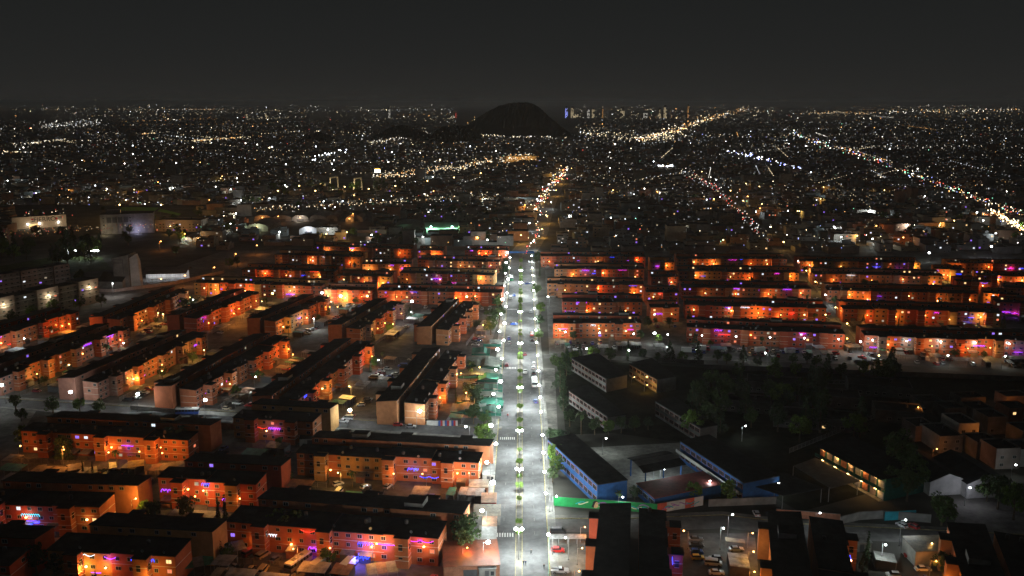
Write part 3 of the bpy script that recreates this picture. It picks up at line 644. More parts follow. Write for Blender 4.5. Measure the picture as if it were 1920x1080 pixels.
# single cars and trucks of the near courtyards
ct = [(48, 1017, 'hatch', 'white', 'alone in the lower left street', .55), (232, 'x'),
      (685, 915, 'hatch', 'white', 'in the car park beside the avenue', .9), (634, 910, 'hatch', 'white', 'by the stair tower in the car park', .7), (557, 908, 'hatch', 'red', 'in the car park beside the avenue', .8),
      (584, 908, 'hatch', 'black', 'in the car park beside the avenue', .85), (521, 905, 'hatch', 'yellow', 'in the car park by the red gable', .8), (727, 915, 'hatch', 'silver', 'in the car park beside the avenue', 1.2),
      (746, 799, 'hatch', 'red', 'parked on the market street', 0.05), (770, 802, 'sedan', 'silver', 'parked on the market street', 0.03), (352, 777, 'bus', 'blue', 'with purple flanks on the market street', .05),
      (468, 1040, 'van', 'maroon', 'parked by the red carport', 1.05), (493, 1045, 'van', 'beige', 'beside the maroon van', 1.1), (517, 1052, 'sedan', 'grey', 'in the dark lower car park', 1.1), (560, 1062, 'bus', 'beige', 'small one in the lower car park', 1.12),
      (633, 1076, 'hatch', 'maroon', 'between two trucks in the lower car park', 1.4), (655, 1066, 'truck', 'white', 'in the lower car park', 1.25), (600, 1066, 'truck', 'green', 'in the lower car park', 1.15), (440, 1068, 'pickup', 'silver', 'by the lower carports', 1.0),
      (812, 1088, 'hatch', 'red', 'at the bottom edge by the orange roof', 1.3),
      (1046, 1000, 'van', 'black', 'in the fenced lot by the avenue', 0), (1046, 1035, 'hatch', 'red', 'in the fenced lot by the avenue', 0), (1050, 1074, 'pickup', 'silver', 'in the fenced lot by the avenue', 0),
      (1305, 1025, 'sedan', 'black', 'in the lot between end on blocks', 0), (1306, 1038, 'hatch', 'blue', 'in the lot between end on blocks', 0), (1308, 1049, 'hatch', 'yellow', 'in the lot between end on blocks', 0), (1304, 1014, 'sedan', 'grey', 'in the lot between end on blocks', 0),
      (1380, 1033, 'sedan', 'silver', 'in the second lot below the street', 0), (1418, 966, 'hatch', 'silver', 'on the street by the school wall', PI / 2), (1691, 988, 'hatch', 'white', 'in the street parking bay', 2.0), (1712, 990, 'hatch', 'red', 'in the street parking bay', 2.1),
      (1730, 1070, 'sedan', 'white', 'at the bottom by the pale shed', 0), (1642, 1045, 'sedan', 'black', 'beside the tall cypress', .1)]
for t in ct:
    if len(t) < 5: continue
    px, py, kd, c, wh, rz = t; v = G(px, py); car((v.x, v.y), rz, kd, c, wh)

# ================================================================== COURTYARD FURNITURE (carports, fences, cars, trees in front of each block)
CPM = {}
def carport(pos, rz, n, mi, label, group='sheet metal carports', h=2.5, depth=5.4, wall=False):
    r = empty('carport', pos, rz)
    for i in range(n):
        k = (mi[i % len(mi)], depth, h)
        if k not in CPM:
            mb = MB(); mb.profx([(0, h), (depth, h + .35), (depth, h + .41), (0, h + .06)], 0, 2.62, M_SHEET[k[0]]); CPM[k] = mb.mesh('roof_sheet')
        ob('roof_sheet', CPM[k], r, (i * 2.66, 0, R.uniform(0, .12)))
    if 'post%.1f' % h not in CPM:
        mb = MB(); mb.box(-.05, .05, -.05, .05, 0, h + .02, M_METAL); CPM['post%.1f' % h] = mb.mesh('post')
    for i in range(n + 1):
        for yy in (.15, depth - .15): ob('post', CPM['post%.1f' % h], r, (max(.06, min(n * 2.66 - .1, i * 2.66)), yy, 0))
    if wall:
        mb = MB(); mb.box(0, n * 2.66 - .05, depth - .03, depth + .05, 0, h + .2, M_DARKM); ob('back_panel', mb, r)
        for x in (0, n * 2.66 - .1): mb = MB(); mb.box(x, x + .06, .25, depth - .1, 0, h, M_DARKM); ob('side_panel', mb, r)
    later(r, label, 'carport', group); return r
FEN = {}
def fence(p, q, label, h=1.9, m=None, group='courtyard fences'):
    p = Vector(p); q = Vector(q); d = q - p; L = d.length; rz = math.atan2(d.y, d.x); r = empty('fence', p, rz); m = m or M_METAL
    n = max(1, int(L / 2.5)); st = L / n
    mb = MB(); mb.box(0, L, -.03, .03, h - .08, h, m); mb.box(0, L, -.03, .03, .25, .33, m); ob('rail', mb, r)
    k = (round(st, 2), h, m.name)
    if k not in FEN:
        mb = MB()
        for i in range(int(st / .3)): mb.box(i * .3 + .1, i * .3 + .14, -.02, .02, .05, h, m)
        FEN[k] = mb.mesh('bars'); mb = MB(); mb.box(-.06, .06, -.06, .06, 0, h + .1, m); FEN[(k, 'p')] = mb.mesh('post')
    for i in range(n + 1): ob('post', FEN[(k, 'p')], r, (i * st, 0, 0))
    for i in range(n):
        o = ob('bars', FEN[k], r, (i * st, 0, 0)); o['kind'] = 'stuff'
    later(r, label, 'fence', group); return r
def busy(v):
    x, y_ = PX(v)
    return x < -80 or x > 2000 or y_ > 1130
def inside_any(v, own):
    for B in BLOCKS:
        q = B['M'].inverted() @ v
        if -2.5 < q.x < B['L'] + 2.5 and -3.6 < q.y < B['W'] + 3.6: return True
    if abs(v.x - on_avenue(v.y, 0).x) < 13.5 and v.y < 800: return True
    return False
cc = ['white', 'silver', 'black', 'grey', 'red', 'white', 'silver', 'maroon', 'blue', 'black', 'beige']
for bi_, B in enumerate(BLOCKS):
    rnd = B['rnd']; L = B['L']; nm = short(B['name']); Mw = B['M']; rz = Mw.to_euler().z; py0 = PX(Mw @ Vector((L / 2, 0, 0)))[1]
    x = 2.0; far = py0 < 560
    endon = 'end on' in B['name']
    x2 = 0
    while x < L * 2 - 3:
        xx_ = x if x < L - 3 else x - L + 3; yo = 0 if x < L - 3 else 7.5
        if yo and py0 < 625: break
        v = Mw @ Vector((xx_, -rnd.uniform(10.5, 13) - yo, 0)); u = rnd.random()
        if busy(v) or inside_any(v, B): x += 4; continue
        if u < .22 and not far:
            n = rnd.randrange(1, 4); carport(Mw @ Vector((xx_, -rnd.uniform(13, 14.5) - yo, 0)), rz, n, [rnd.choice((0, 0, 1, 1, 3, 4, 5))], 'carport before ' + nm, wall=rnd.random() < .4); x += n * 2.7 + 1
        elif u < (.78 if not far else .42):
            car((v.x, v.y), rz + PI / 2 * rnd.choice((1, 1, -1)) + rnd.uniform(-.15, .15), rnd.choice(('sedan', 'hatch', 'sedan', 'hatch', 'van', 'pickup')), rnd.choice(cc), 'before ' + nm); x += rnd.uniform(2.8, 5.0 if not far else 10)
        else: x += rnd.uniform(3, 8)
    for i in range(max(1, int(L / (20 if not far else 26)))):
        v = Mw @ Vector((rnd.uniform(0, L), -rnd.uniform(4.6, 7.5), 0))
        if not busy(v) and not inside_any(v, B):
            kd = rnd.choice(('broad', 'broad', 'broad', 'cypress', 'conifer', 'palm')); tree(kd, v, rnd.uniform(.55, .95), {'broad': 'leafy', 'cypress': 'slim cypress', 'conifer': 'dark conifer', 'palm': 'palm'}[kd] + ' tree before ' + nm, 'courtyard trees')
    if not far or rnd.random() < .5:
        a = Mw @ Vector((1, -8.2, 0)); b = Mw @ Vector((min(L - 1, 1 + rnd.uniform(12, 26)), -8.2, 0))
        if not inside_any(a, B) and not inside_any(b, B) and not busy(a): fence(a, b, 'metal fence before ' + nm)
def near_street(v):
    for st_, d_ in ((ST1, 9), (ST2, 8), (ST3, 8)):
        for a, b in zip(st_, st_[1:]):
            ab = b - a; t = max(0, min(1, (v - a).dot(ab) / ab.length_squared))
            if (v - a - ab * t).length < d_: return True
    return False
for B in BLOCKS:
    rnd = B['rnd']; L = B['L']; Mw = B['M']; rz = Mw.to_euler().z; nm = short(B['name'])
    if PX(Mw @ Vector((L / 2, 0, 0)))[1] < 600: continue
    x = 3.0
    while x < L - 4:
        v = Mw @ Vector((x, -rnd.uniform(26, 29), 0)); v2 = Mw @ Vector((x + 3, -30, 0))
        if busy(v) or inside_any(v, B) or inside_any(v2, B) or near_street(v) or near_street(v2) or PX(v)[0] > 1030: x += 5; continue
        if rnd.random() < .62: n = rnd.randrange(1, 4); carport(v, rz, n, [rnd.choice((0, 1, 1, 3, 4, 2))], 'far side carport opposite ' + nm, wall=rnd.random() < .5); x += n * 2.7 + 1.5
        else: tree(rnd.choice(('broad', 'broad', 'cypress')), v, rnd.uniform(.6, .9), 'tree opposite ' + nm, 'courtyard trees'); x += 5
# named pieces of the near courtyards
def cp(px, py, rz, n, mi, label, **k): v = G(px, py); return carport(v, rz, n, mi, label, **k)
cp(95, 1045, .3, 2, [4], 'rust and tan carport beside the yellow one', depth=6); cp(125, 1047, .3, 4, [2, 2, 1], 'bright yellow sheet carport in the lower left street', depth=6)
cp(75, 898, .5, 1, [0], 'grey carport nearest the plaza', wall=True); cp(128, 897, .45, 2, [0, 1], 'pale grey carport among parked cars', wall=True); cp(168, 902, .45, 1, [1], 'narrow orange lit carport', wall=True)
cp(205, 893, .45, 1, [1], 'long tan carport before the orange facade', wall=True); cp(240, 892, .35, 2, [2], 'golden carport by the cypress pair', wall=True, h=2.8); cp(285, 897, .35, 4, [1, 0, 0, 3], 'striped carport row of tan and grey sheets')
cp(405, 1052, .55, 1, [4], 'red sheet carport beside white ones'); cp(428, 1053, .5, 2, [0, 3], 'pale blue carport beside the maroon van'); cp(640, 1042, .3, 2, [1], 'pale peaked shed before the blue garden', h=3)
cp(690, 1095, .25, 3, [1, 4], 'brown carport at the bottom edge'); cp(345, 1084, .4, 3, [5, 0], 'greenish carport by the glowing gable')
def shed(px, w_, d_, h, wm_, rm, label, cat='shed', rz=0.0, name='shed', door=True, pitch=.5):
    v = G(*px); r = empty(name, v, rz); mb = MB(); mb.profx([(0, 0), (d_, 0), (d_, h + pitch), (0, h)], 0, w_, wm_); ob('wall', mb, r)
    mb = MB(); mb.profx([(-.3, h + .02), (d_ + .2, h + pitch + .03), (d_ + .2, h + pitch + .12), (-.3, h + .11)], -.2, w_ + .2, rm); ob('roof', mb, r)
    if door:
        mb = MB(); mb.box(w_ * .35, w_ * .6, -.05, -.004, 0, min(2.3, h - .2), M_DARKM); ob('door', mb, r)
        mb = MB(); mb.box(w_ * .7, w_ * .9, -.06, -.004, .9, min(2.1, h - .2), M_GLASS); ob('window', mb, r)
    later(r, label, cat, None); return r
shed((832, 1085), 15, 13, 3.4, M_BRICK, corrugated('sheet_terracotta', (0.17, 0.045, 0.02)), 'shed with large terracotta sheet roof beside the avenue', rz=.08, pitch=.8)
shed((776, 1048), 6.5, 6, 2.6, M_BRICK, corrugated('sheet_terracotta', (0.17, 0.045, 0.02)), 'low terracotta roofed porch under pink swag lights', rz=.08)
shed((562, 845 - 8), 8, 5, 2.8, M_WHITEW, M_ROOF, 'white hut by the unlit short block', rz=.1)
shed((1715, 1062), 12, 8, 4.4, M_WHITEW, M_SHEET[1], 'pale two tone shed by the green tree', rz=.05)
shed((1600, 1035), 5, 5, 2.8, M_GREYW, M_SHEET[0], 'small grey gatehouse by the tall cypress')
for a, b, c in (((598, 868), (1000, 1160), 'brick'),): pass
# wall along the market street, lower side
def wall_run(px, h, m, label, th=.25, cap=None):
    pts = [G(*p) for p in px]; r = empty('boundary_wall', pts[0])
    for i in range(len(pts) - 1):
        a = pts[i] - pts[0]; b = pts[i + 1] - pts[0]; d = (b - a); L = d.length; mb = MB(); mb.box(0.02, L - .02, -th / 2, th / 2, 0, h, m); o = ob('wall_panel', mb, r, a, math.atan2(d.y, d.x))
        mb = MB(); mb.box(0, L, -th / 2 - .04, th / 2 + .04, h, h + .1, cap or M_CONC2); ob('coping', mb, o)
    tag(r, label, 'wall', None); return r
wall_run([(375, 803), (440, 806)], 2.6, M_BRICK, 'brick wall below the parked bus'); wall_run([(600, 828), (690, 833), (760, 837)], 2.6, M_BRICK, 'long brick wall behind the long block by the avenue')
wall_run([(790, 838), (860, 842)], 2.6, M_BRICK, 'short brick wall near the avenue corner')
wall_run([(245, 768), (330, 774), (425, 780), (470, 783)], 1.6, M_WHITEW, 'white painted wall with fence along the market street')
wall_run([(800, 797), (822, 798)], 2.0, M_WHITEW, 'short white wall by the street gate')
gt = empty('gate', G(822, 799)); mb = MB()
for i in range(9):
    mb = MB(); mb.box(i * .85, i * .85 + .8, -.05, .05, .1, 2.3, (M_TARPB, M_TARPR, M_WHITEW)[i % 3]); ob('panel', mb, gt)
tag(gt, 'striped red white and blue street gate beside market stalls', 'gate')
# market stalls beside the avenue
ms = [(862, 693, 20, 12, 'w'), (884, 672, 9, 9, 'g'), (846, 715, 22, 10, 'w'), (893, 700, 11, 12, 'w'), (895, 722, 11, 8, 'g'), (890, 742, 12, 6, 'g'), (893, 757, 11, 6, 'w'), (893, 772, 11, 7, 'g'), (893, 786, 10, 6, 'g'), (845, 784, 14, 9, 'w'), (856, 765, 10, 8, 'w'), (906, 655, 9, 6, 'w')]
for i, (px, py, w_, d_, c) in enumerate(ms):
    v = G(px, py); r = empty('market_stall', v, -.03); mb = MB(); hh = R.uniform(2.9, 3.6); top = M_TARPG if c == 'g' else M_TARPW; nn = 6; zz = []
    for k in range(nn + 1): zz.append(hh + .25 * math.sin(k * 1.9 + i) + (.5 if k in (2, 3, 4) else 0))
    for k in range(nn): mb.add([(w_ * k / nn, 0, zz[k] - .35), (w_ * (k + 1) / nn, 0, zz[k + 1] - .35), (w_ * (k + 1) / nn, d_, zz[k + 1]), (w_ * k / nn, d_, zz[k])], [(0, 1, 2, 3)], top)
    ob('canopy', mb, r)
    mb = MB(); mb.add([(0, -.02, hh - .5), (w_, -.02, hh - .5), (w_, 0, 1.5), (0, 0, 1.5)], [(3, 2, 1, 0)], M_TARPG); ob('valance', mb, r)
    for xx in (.1, w_ - .1):
        for yy in (.1, d_ - .1): mb = MB(); mb.box(xx - .05, xx + .05, yy - .05, yy + .05, 0, hh - .35, M_METAL); ob('post', mb, r)
    mb = MB(); mb.box(.3, w_ - .3, .6, 1.6, 0, .9, M_BRICK if i % 2 else M_GREYW); ob('counter', mb, r)
    later(r, ('green' if c == 'g' else 'pale') + ' tarpaulin market stall beside the avenue', 'market stall', 'market stalls by the avenue', 'y')
# shops along the lower avenue
for i, (px, py, w_, d_, h, wm_, rm, lb) in enumerate([(898, 1085, 4.5, 9, 3, M_GREYW, M_SHEET[0], 'white shop front at the bottom by the avenue'), (903, 1040, 4, 10, 3, M_GREYW, M_SHEET[0], 'grey roofed shop by the avenue'), (905, 1010, 4, 7, 3.1, M_TARPR, M_SHEET[4], 'red and white shop by the avenue'),
        (888, 985, 8, 7, 3, M_GREYW, M_SHEET[1], 'tan roofed shop at the avenue corner'), (903, 958, 4.5, 6, 2.8, M_TARPR, M_SHEET[4], 'shop with red awning under the bright lamp'), (880, 930, 6, 5, 3, M_BRICK, M_SHEET[1], 'brick kiosk beside the long block'), (905, 905, 4, 8, 2.8, M_WHITEW, M_SHEET[0], 'narrow white kiosk beside the avenue')]):
    shed((px, py), w_, d_, h, wm_, rm, lb, 'shop', name='shop')
# fences and lot beside the avenue
fence(G(1028, 1110), G(1029, 1000), 'pale green fence of the lot beside the avenue', 2.2, mat('green_metal', (0.25, 0.42, 0.30), .6)); fence(G(1024, 950), G(1019, 830), 'tall school fence along the avenue', 2.4)
fence(G(1018, 825), G(1012, 690), 'long lot fence along the avenue', 2.2); cp(1030, 1026, 0, 4, [3], 'white canopy bar over the red car', depth=2.2)
# mural wall of the school
mw = empty('mural_wall', G(1038, 948)); mpts = [G(1038, 948), G(1232, 962), G(1318, 947)]
MUC = [mat('mural_violet', (0.30, 0.12, 0.36)), mat('mural_teal', (0.02, 0.30, 0.34)), mat('mural_cream', (0.60, 0.55, 0.35)), mat('mural_skin', (0.50, 0.30, 0.15)), mat('mural_dark', (0.02, 0.018, 0.02)), mat('mural_red', (0.5, 0.09, 0.05))]
for i in range(2):
    a = mpts[i] - mpts[0]; b = mpts[i + 1] - mpts[0]; d = b - a; L = d.length; n = int(L / 3.2)
    hold = ob('wall_run', MB().box(0, L, .14, .2, 0, .3, M_CONC2), mw, a, math.atan2(d.y, d.x))
    for k in range(n):
        mb = MB(); mb.box(L * k / n + .01, L * (k + 1) / n - .01, -.12, .12, 0, 3.1, M_GREENW if i == 0 else (M_WHITEW if k % 3 else MUC[5]), M_CONC2); ob('panel', mb, hold)
    def paint(cx, cz, pts, m, dy=.004):
        mb = MB(); mb.add([(cx + x, -.12 - dy, cz + z) for x, z in pts], [tuple(range(len(pts)))], m); ob('painted_shape', mb, hold)
    rr = random.Random(3 + i)
    for k in range(int(L / 2.0)):
        cx = rr.uniform(.5, L - 3.5); cz = rr.uniform(.9, 2.1); m = MUC[rr.choice((0, 1, 1, 2, 0))]; t0 = rr.uniform(0, 6)
        for q in range(6):
            t = t0 + q * .55; mb = None; paint(cx + q * .5, cz + .45 * math.sin(t), [(-.3, -.16), (.3, -.12 + .2 * math.cos(t)), (.3, .18 + .2 * math.cos(t)), (-.3, .16)], m, .004 + .0004 * q)
    if i == 0:   # painted portrait: dark hair, face in profile
        cx = 13.2
        paint(cx, 1.45, [(-1.25, -.9), (-.9, .1), (-.8, .8), (-.3, 1.2), (.35, 1.2), (.7, .9), (.3, .2), (-.2, -.4), (-.5, -1.1)], MUC[4], .008)
        paint(cx, 1.45, [(-.45, -1.15), (.25, -1.2), (.55, -1.0), (.8, -.85), (.72, -.5), (.9, -.2), (.72, .15), (.75, .6), (.35, .9), (-.1, .5), (-.3, 0), (-.45, -.5)], MUC[3], .012)
        paint(cx, 1.45, [(.2, .28), (.62, .34), (.62, .2), (.25, .16)], MUC[4], .016); paint(cx, 1.45, [(.4, -.62), (.72, -.55), (.6, -.72)], MUC[5], .016)
tag(mw, 'green mural wall with a painted face along the school', 'wall')
wall_run([(1328, 950), (1455, 945)], 2.4, M_GREYW, 'white school wall with a green foot'); wall_run([(1455, 968), (1575, 978)], 2.4, M_BRICK, 'orange brick boundary wall of the second school')
wall_run([(1575, 984), (1610, 975), (1655, 972), (1745, 980)], 2.6, M_GREYW, 'pale school wall behind the parking bay')
# ------------------------------------------------ school buildings: roof outlines taken at roof height
def poly_building(name, label, corners, z, wallm, roofm, edges=(), cat='building', floors=2, winm=None, over=.4, band=None):
    pts = [G(x, y_, z) for x, y_ in corners]; c0 = pts[0].copy(); c0.z = 0; q = [Vector((p.x - c0.x, p.y - c0.y)) for p in pts]
    r = empty(name, c0); cen = sum(q, Vector((0, 0))) / len(q)
    mb = MB(); mb.poly(q, 0, z - .02, wallm); ob('wall', mb, r)
    mb = MB(); mb.poly([p + (p - cen).normalized() * over for p in q], z, z + .25, roofm); ob('roof', mb, r)
    for e_ in edges:
        a = q[e_]; b = q[(e_ + 1) % len(q)]; d = b - a; L = d.length; n = max(1, int(L / 3.4)); rz = math.atan2(d.y, d.x); hold_mat = winm or M_GLASS
        nrm = Vector((d.y, -d.x)).normalized()
        if nrm.dot(cen - a) > 0: nrm = -nrm; fl = PI
        else: fl = 0
        for f in range(floors):
            zz = z * (f + .58) / floors
            for k in range(n):
                p = a + d * ((k + .5) / n) + nrm * .004
                key = ('swin', round(L / n * .4, 1), floors, hold_mat.name)
                if key not in CPM:
                    ww = L / n * .4; wmb = MB(); wmb.box(-ww, ww, -.08, 0, -.75, .75, band or M_FRAME)
                    for t in (-1, 0, 1): wmb.box(t * ww * .64 - ww * .28, t * ww * .64 + ww * .28, -.1, -.081, -.65, .65, hold_mat)
                    CPM[key] = wmb.mesh('window')
                ob('window', CPM[key], r, (p.x, p.y, zz), rz + fl)
    tag(r, label, cat, 'school buildings' if 'school' in label else None); return r, q
M_REDFR = mat('red_frame', (0.32, 0.12, 0.10), .7)
M_DKWALL = mat('dark_stone_wall', (0.16, 0.155, 0.15), .9, .2, .4, .1, 0, .3)
poly_building('school_building', 'long blue two storey school building by the avenue', [(1027, 824), (1120, 909), (1176, 900), (1077, 815)], 7, M_BLUE, M_ROOF, (0,), band=M_REDFR)
bx, bq = poly_building('school_building', 'blue school building with lit gallery right of the canopy', [(1276, 828), (1394, 906), (1462, 892), (1330, 816)], 7, M_BLUE, M_ROOF, (0,))
for nm_, zz, m in (('gallery_rail', 3.5, M_WHITEW), ('walkway', 3.3, M_CONC)):
    a, b = bq[0], bq[1]; d = (b - a).normalized(); n = Vector((-abs(d.y), -abs(d.x))).normalized(); n = Vector((d.y, -d.x)) if Vector((d.y, -d.x)).x < 0 else Vector((-d.y, d.x))
    o = [a, b, b + n * 1.7, a + n * 1.7] if nm_ == 'walkway' else [a + n * 1.6, b + n * 1.6, b + n * 1.75, a + n * 1.75]
    mb = MB(); mb.poly(o, zz, zz + (.15 if nm_ == 'walkway' else 1.0), m); ob(nm_, mb, bx)
r, q = poly_building('school_building', 'low school hall with a dark red roof', [(1195, 907), (1228, 935), (1352, 909), (1317, 885)], 4, M_BLUE, M_REDROOF, (0,), floors=1)
# canopy
pts = [G(x, y_, 7) for x, y_ in ((1175, 855), (1207, 883), (1287, 867), (1247, 841))]; c0 = Vector((pts[0].x, pts[0].y, 0)); q = [Vector((p.x - c0.x, p.y - c0.y)) for p in pts]
cn = empty('school_canopy', c0); mb = MB(); N = 10
for k in range(N):
    t0, t1 = k / N, (k + 1) / N; h0 = 6.3 + 1.0 * math.sin(PI * t0); h1 = 6.3 + 1.0 * math.sin(PI * t1)
    a0 = q[0].lerp(q[1], t0); b0 = q[3].lerp(q[2], t0); a1 = q[0].lerp(q[1], t1); b1 = q[3].lerp(q[2], t1)
    mb.add([(a0.x, a0.y, h0), (a1.x, a1.y, h1), (b1.x, b1.y, h1), (b0.x, b0.y, h0)], [(0, 1, 2, 3)], M_ROOF2 if k not in (4, 5, 6) else M_DKWALL)
    mb.add([(a0.x, a0.y, h0 - .15), (a1.x, a1.y, h1 - .15), (b1.x, b1.y, h1 - .15), (b0.x, b0.y, h0 - .15)], [(3, 2, 1, 0)], M_ROOF2)
ob('roof', mb, cn)
for t in (.08, .92):
    for s in (.08, .5, .92):
        p = q[0].lerp(q[1], t).lerp(q[3].lerp(q[2], t), s); mb = MB(); mb.tube((p.x, p.y, 0), (p.x, p.y, 6.5), .22, .2, M_BLUE); ob('post', mb, cn)
tag(cn, 'dark arched canopy on blue posts over the school yard', 'canopy')
poly_building('school_building', 'dark school building with pale window frames beyond the trees', [(1072, 672), (1137, 711), (1176, 703), (1122, 663)], 6, M_DKWALL, M_ROOF, (0,), band=M_WHITEW)
poly_building('school_building', 'dark school building with red and white panels', [(1067, 733), (1139, 782), (1173, 777), (1103, 722)], 5.6, M_DKWALL, M_ROOF, (0,), band=M_REDFR)
poly_building('school_building', 'dark school building with an amber lit doorway strip', [(1180, 682), (1232, 712), (1268, 706), (1222, 672)], 6, M_DKWALL, M_ROOF, (0,), band=M_REDFR)
poly_building('school_building', 'long unlit school building with outside gallery', [(1229, 753), (1313, 803), (1345, 797), (1264, 745)], 6, M_DKWALL, M_ROOF, (0,))
g5, q5 = poly_building('school_building', 'two storey school building with orange lit galleries', [(1538, 834), (1662, 898), (1735, 882), (1600, 820)], 7.5, M_TARPG, M_ROOF, ())
a, b = q5[0], q5[1]; d = (b - a).normalized(); n = Vector((d.y, -d.x)) if Vector((d.y, -d.x)).y < 0 else Vector((-d.y, d.x))
for zz in (.2, 3.9):
    mb = MB(); mb.poly([a + n * .3, b + n * .3, b + n * 2.0, a + n * 2.0], zz - .2, zz, M_CONC); ob('walkway', mb, g5)
    if zz > 1: mb = MB(); mb.poly([a + n * 1.9, b + n * 1.9, b + n * 2.05, a + n * 2.05], zz, zz + 1.0, M_TARPG); ob('gallery_rail', mb, g5)
    L5 = (b - a).length
    for k in range(9):
        p = a + (b - a) * ((k + .5) / 9); mb = MB(); rr = Matrix.Rotation(math.atan2(d.y, d.x), 3, 'Z'); mb.box(-L5 / 26, L5 / 26, -.28, 0, .1, 2.4, (M_BRICK, M_PINKG, M_WHITEW)[k % 3]); ob('classroom_front', mb, g5, (p.x, p.y, zz), math.atan2(d.y, d.x) + (0 if n.dot(Vector((d.y, -d.x))) > 0 else PI))
    for k in range(5):
        p = a + (b - a) * ((k + .5) / 5) + n * 1.2; o = ob('ceiling_lamp', MB().box(-.5, .5, -.1, .1, 0, .08, E_AMBER), g5, (p.x, p.y, zz + 2.9), math.atan2(d.y, d.x)); light(g5, (p.x, p.y, zz + 2.6), (1, .5, .14), 75, .2)
mb = MB(); mb.poly([a + n * -.3, b + n * -.3, b + n * 2.4, a + n * 2.4], 7.45, 7.6, M_ROOF); ob('eave', mb, g5)
for cs, lb, z in (([(1488, 873), (1557, 915), (1613, 902), (1529, 858)], 'flat grey shade roof before the orange lit school', 5), ([(1395, 905), (1470, 930), (1545, 915), (1470, 885)], 'wide unlit shade roof behind the school gate', 5)):
    pts = [G(x, y_, z) for x, y_ in cs]; c0 = Vector((pts[0].x, pts[0].y, 0)); r = empty('shade_roof', c0); q = [p - c0 for p in pts]; mb = MB(); mb.poly(q, z - .15, z, M_DKWALL if 'grey' in lb else M_ROOF2); ob('roof', mb, r)
    for p in q: mb = MB(); mb.tube((p.x * .97, p.y * .97, 0), (p.x * .97, p.y * .97, z - .16), .12, .12, M_METAL); ob('post', mb, r)
    tag(r, lb, 'shade roof')
bb = empty('school_gate_canopy', G(1575, 980)); mb = MB(); mb.box(0, 10, -.15, .15, 0, 2.8, mat('turquoise_paint', (0.03, 0.30, 0.38), .7)); ob('wall', mb, bb, (14, 1.5, 0), .12); tag(bb, 'turquoise painted wall panel at the second school gate', 'wall')
# houses at the right edge beyond the school
def house(px, w_, d_, h, wallm, label, rz=0.0, gable=False, roofm=M_ROOF, cat='house', group=None, lit=.15, name='house', tank=True, wins=True, z=0):
    v = px if isinstance(px, Vector) else G(*px); r = empty(name, v, rz)
    if gable:
        mb = MB(); mb.profy([(0, 0), (w_, 0), (w_, h), (w_ / 2, h + w_ * .2), (0, h)], 0, d_, wallm); ob('wall', mb, r)
        for s in (0, 1):
            mb = MB(); x0, x1 = (0, w_ / 2) if s == 0 else (w_ / 2, w_); z0, z1 = (h, h + w_ * .2) if s == 0 else (h + w_ * .2, h); mb.profy([(x0 - (.2 if s == 0 else 0), z0 + .01), (x1 + (.2 if s else 0), z1 + .01), (x1 + (.2 if s else 0), z1 + .13), (x0 - (.2 if s == 0 else 0), z0 + .13)], .15, d_ + .1, roofm); ob('roof', mb, r)
    else:
        mb = MB(); mb.box(0, w_, 0, d_, 0, h, wallm, roofm)
        for x0, x1, y0, y1 in ((0, w_, 0, .15), (0, w_, d_ - .15, d_), (0, .15, .15, d_ - .15), (w_ - .15, w_, .15, d_ - .15)): mb.box(x0, x1, y0, y1, h + .002, h + .5, wallm)
        ob('wall', mb, r)
        if tank: ob('water_tank', TANK, r, (w_ * .7, d_ * .6, h + .02))
    if wins:
        n = max(1, int(w_ / 3.2))
        for f in range(max(1, int(h / 2.8))):
            for k in range(n):
                if R.random() < .8: ob('window', R.choice(WIN_LIT) if R.random() < lit else WIN_MESH, r, (w_ * (k + .5) / n, -.002, 1.6 + f * 2.7))
    tag(r, label, cat, group); return r
house((1742, 930), 13, 22, 4.6, M_WHITEW, 'white gabled warehouse beside the lit parking ground', .12, True, M_ROOF, 'warehouse', name='warehouse', wins=False)
house((1812, 935), 15, 22, 4.8, M_WHITEW, 'second white gabled warehouse beside the dark trees', .12, True, M_ROOF, 'warehouse', name='warehouse', wins=False)
for i, (x, y_, w_, d_, h, wm_, lb) in enumerate([(1760, 850, 9, 14, 6, M_GREYW, 'grey house with a blind wall above the warehouses'), (1795, 830, 8, 12, 7, M_WHITEW, 'white house by the orange alley'), (1715, 828, 8, 10, 5.5, M_PINKG, 'house lit orange at the alley mouth'), (1830, 862, 9, 10, 6, M_GREYW, 'greenish grey house in the right hand quarter'),
        (1865, 880, 9, 10, 7, M_PINKG, 'house with a bright shop front at the right edge'), (1905, 876, 9, 10, 6, M_WHITEW, 'house cut by the right edge'), (1850, 815, 8, 10, 6.5, M_GREYW, 'tall grey house below the orange alley corner'), (1890, 795, 9, 9, 6, M_BRICK, 'brick house with an orange lit side'), (1820, 790, 9, 9, 5, M_DKWALL, 'dark low house in the second alley row'),
        (1770, 790, 9, 9, 5, M_DKWALL, 'dark house behind the orange alley'), (1725, 775, 10, 9, 4.5, M_GREYW, 'long low house with a strip roof'), (1800, 765, 11, 8, 4, M_DKWALL, 'low dark workshop above the alleys'), (1885, 765, 11, 8, 4.5, M_PINKG, 'pink house on the topmost alley'), (1915, 840, 9, 10, 6, M_GREYW, 'plain grey house at the right edge')]):
    house((x, y_), w_, d_, h, wm_, lb, .1)
for px, py, h, kd, pw, lb in ((1714, 786, 5, 'sodium', 200, 'orange alley lamp at the upper alley mouth'), (1750, 842, 5, 'sodium', 260, 'orange alley lamp beside the white house'), (1748, 862, 4, 'sodium', 240, 'lower orange alley lamp'), (1880, 775, 5, 'sodium', 260, 'orange lamp by the pink house'), (1842, 838, 5, 'sodium', 150, 'dim orange lamp in the right hand alley')):
    lamp(G(px, py), h, kd, pw, lb, 'alley lamps', size=.6)
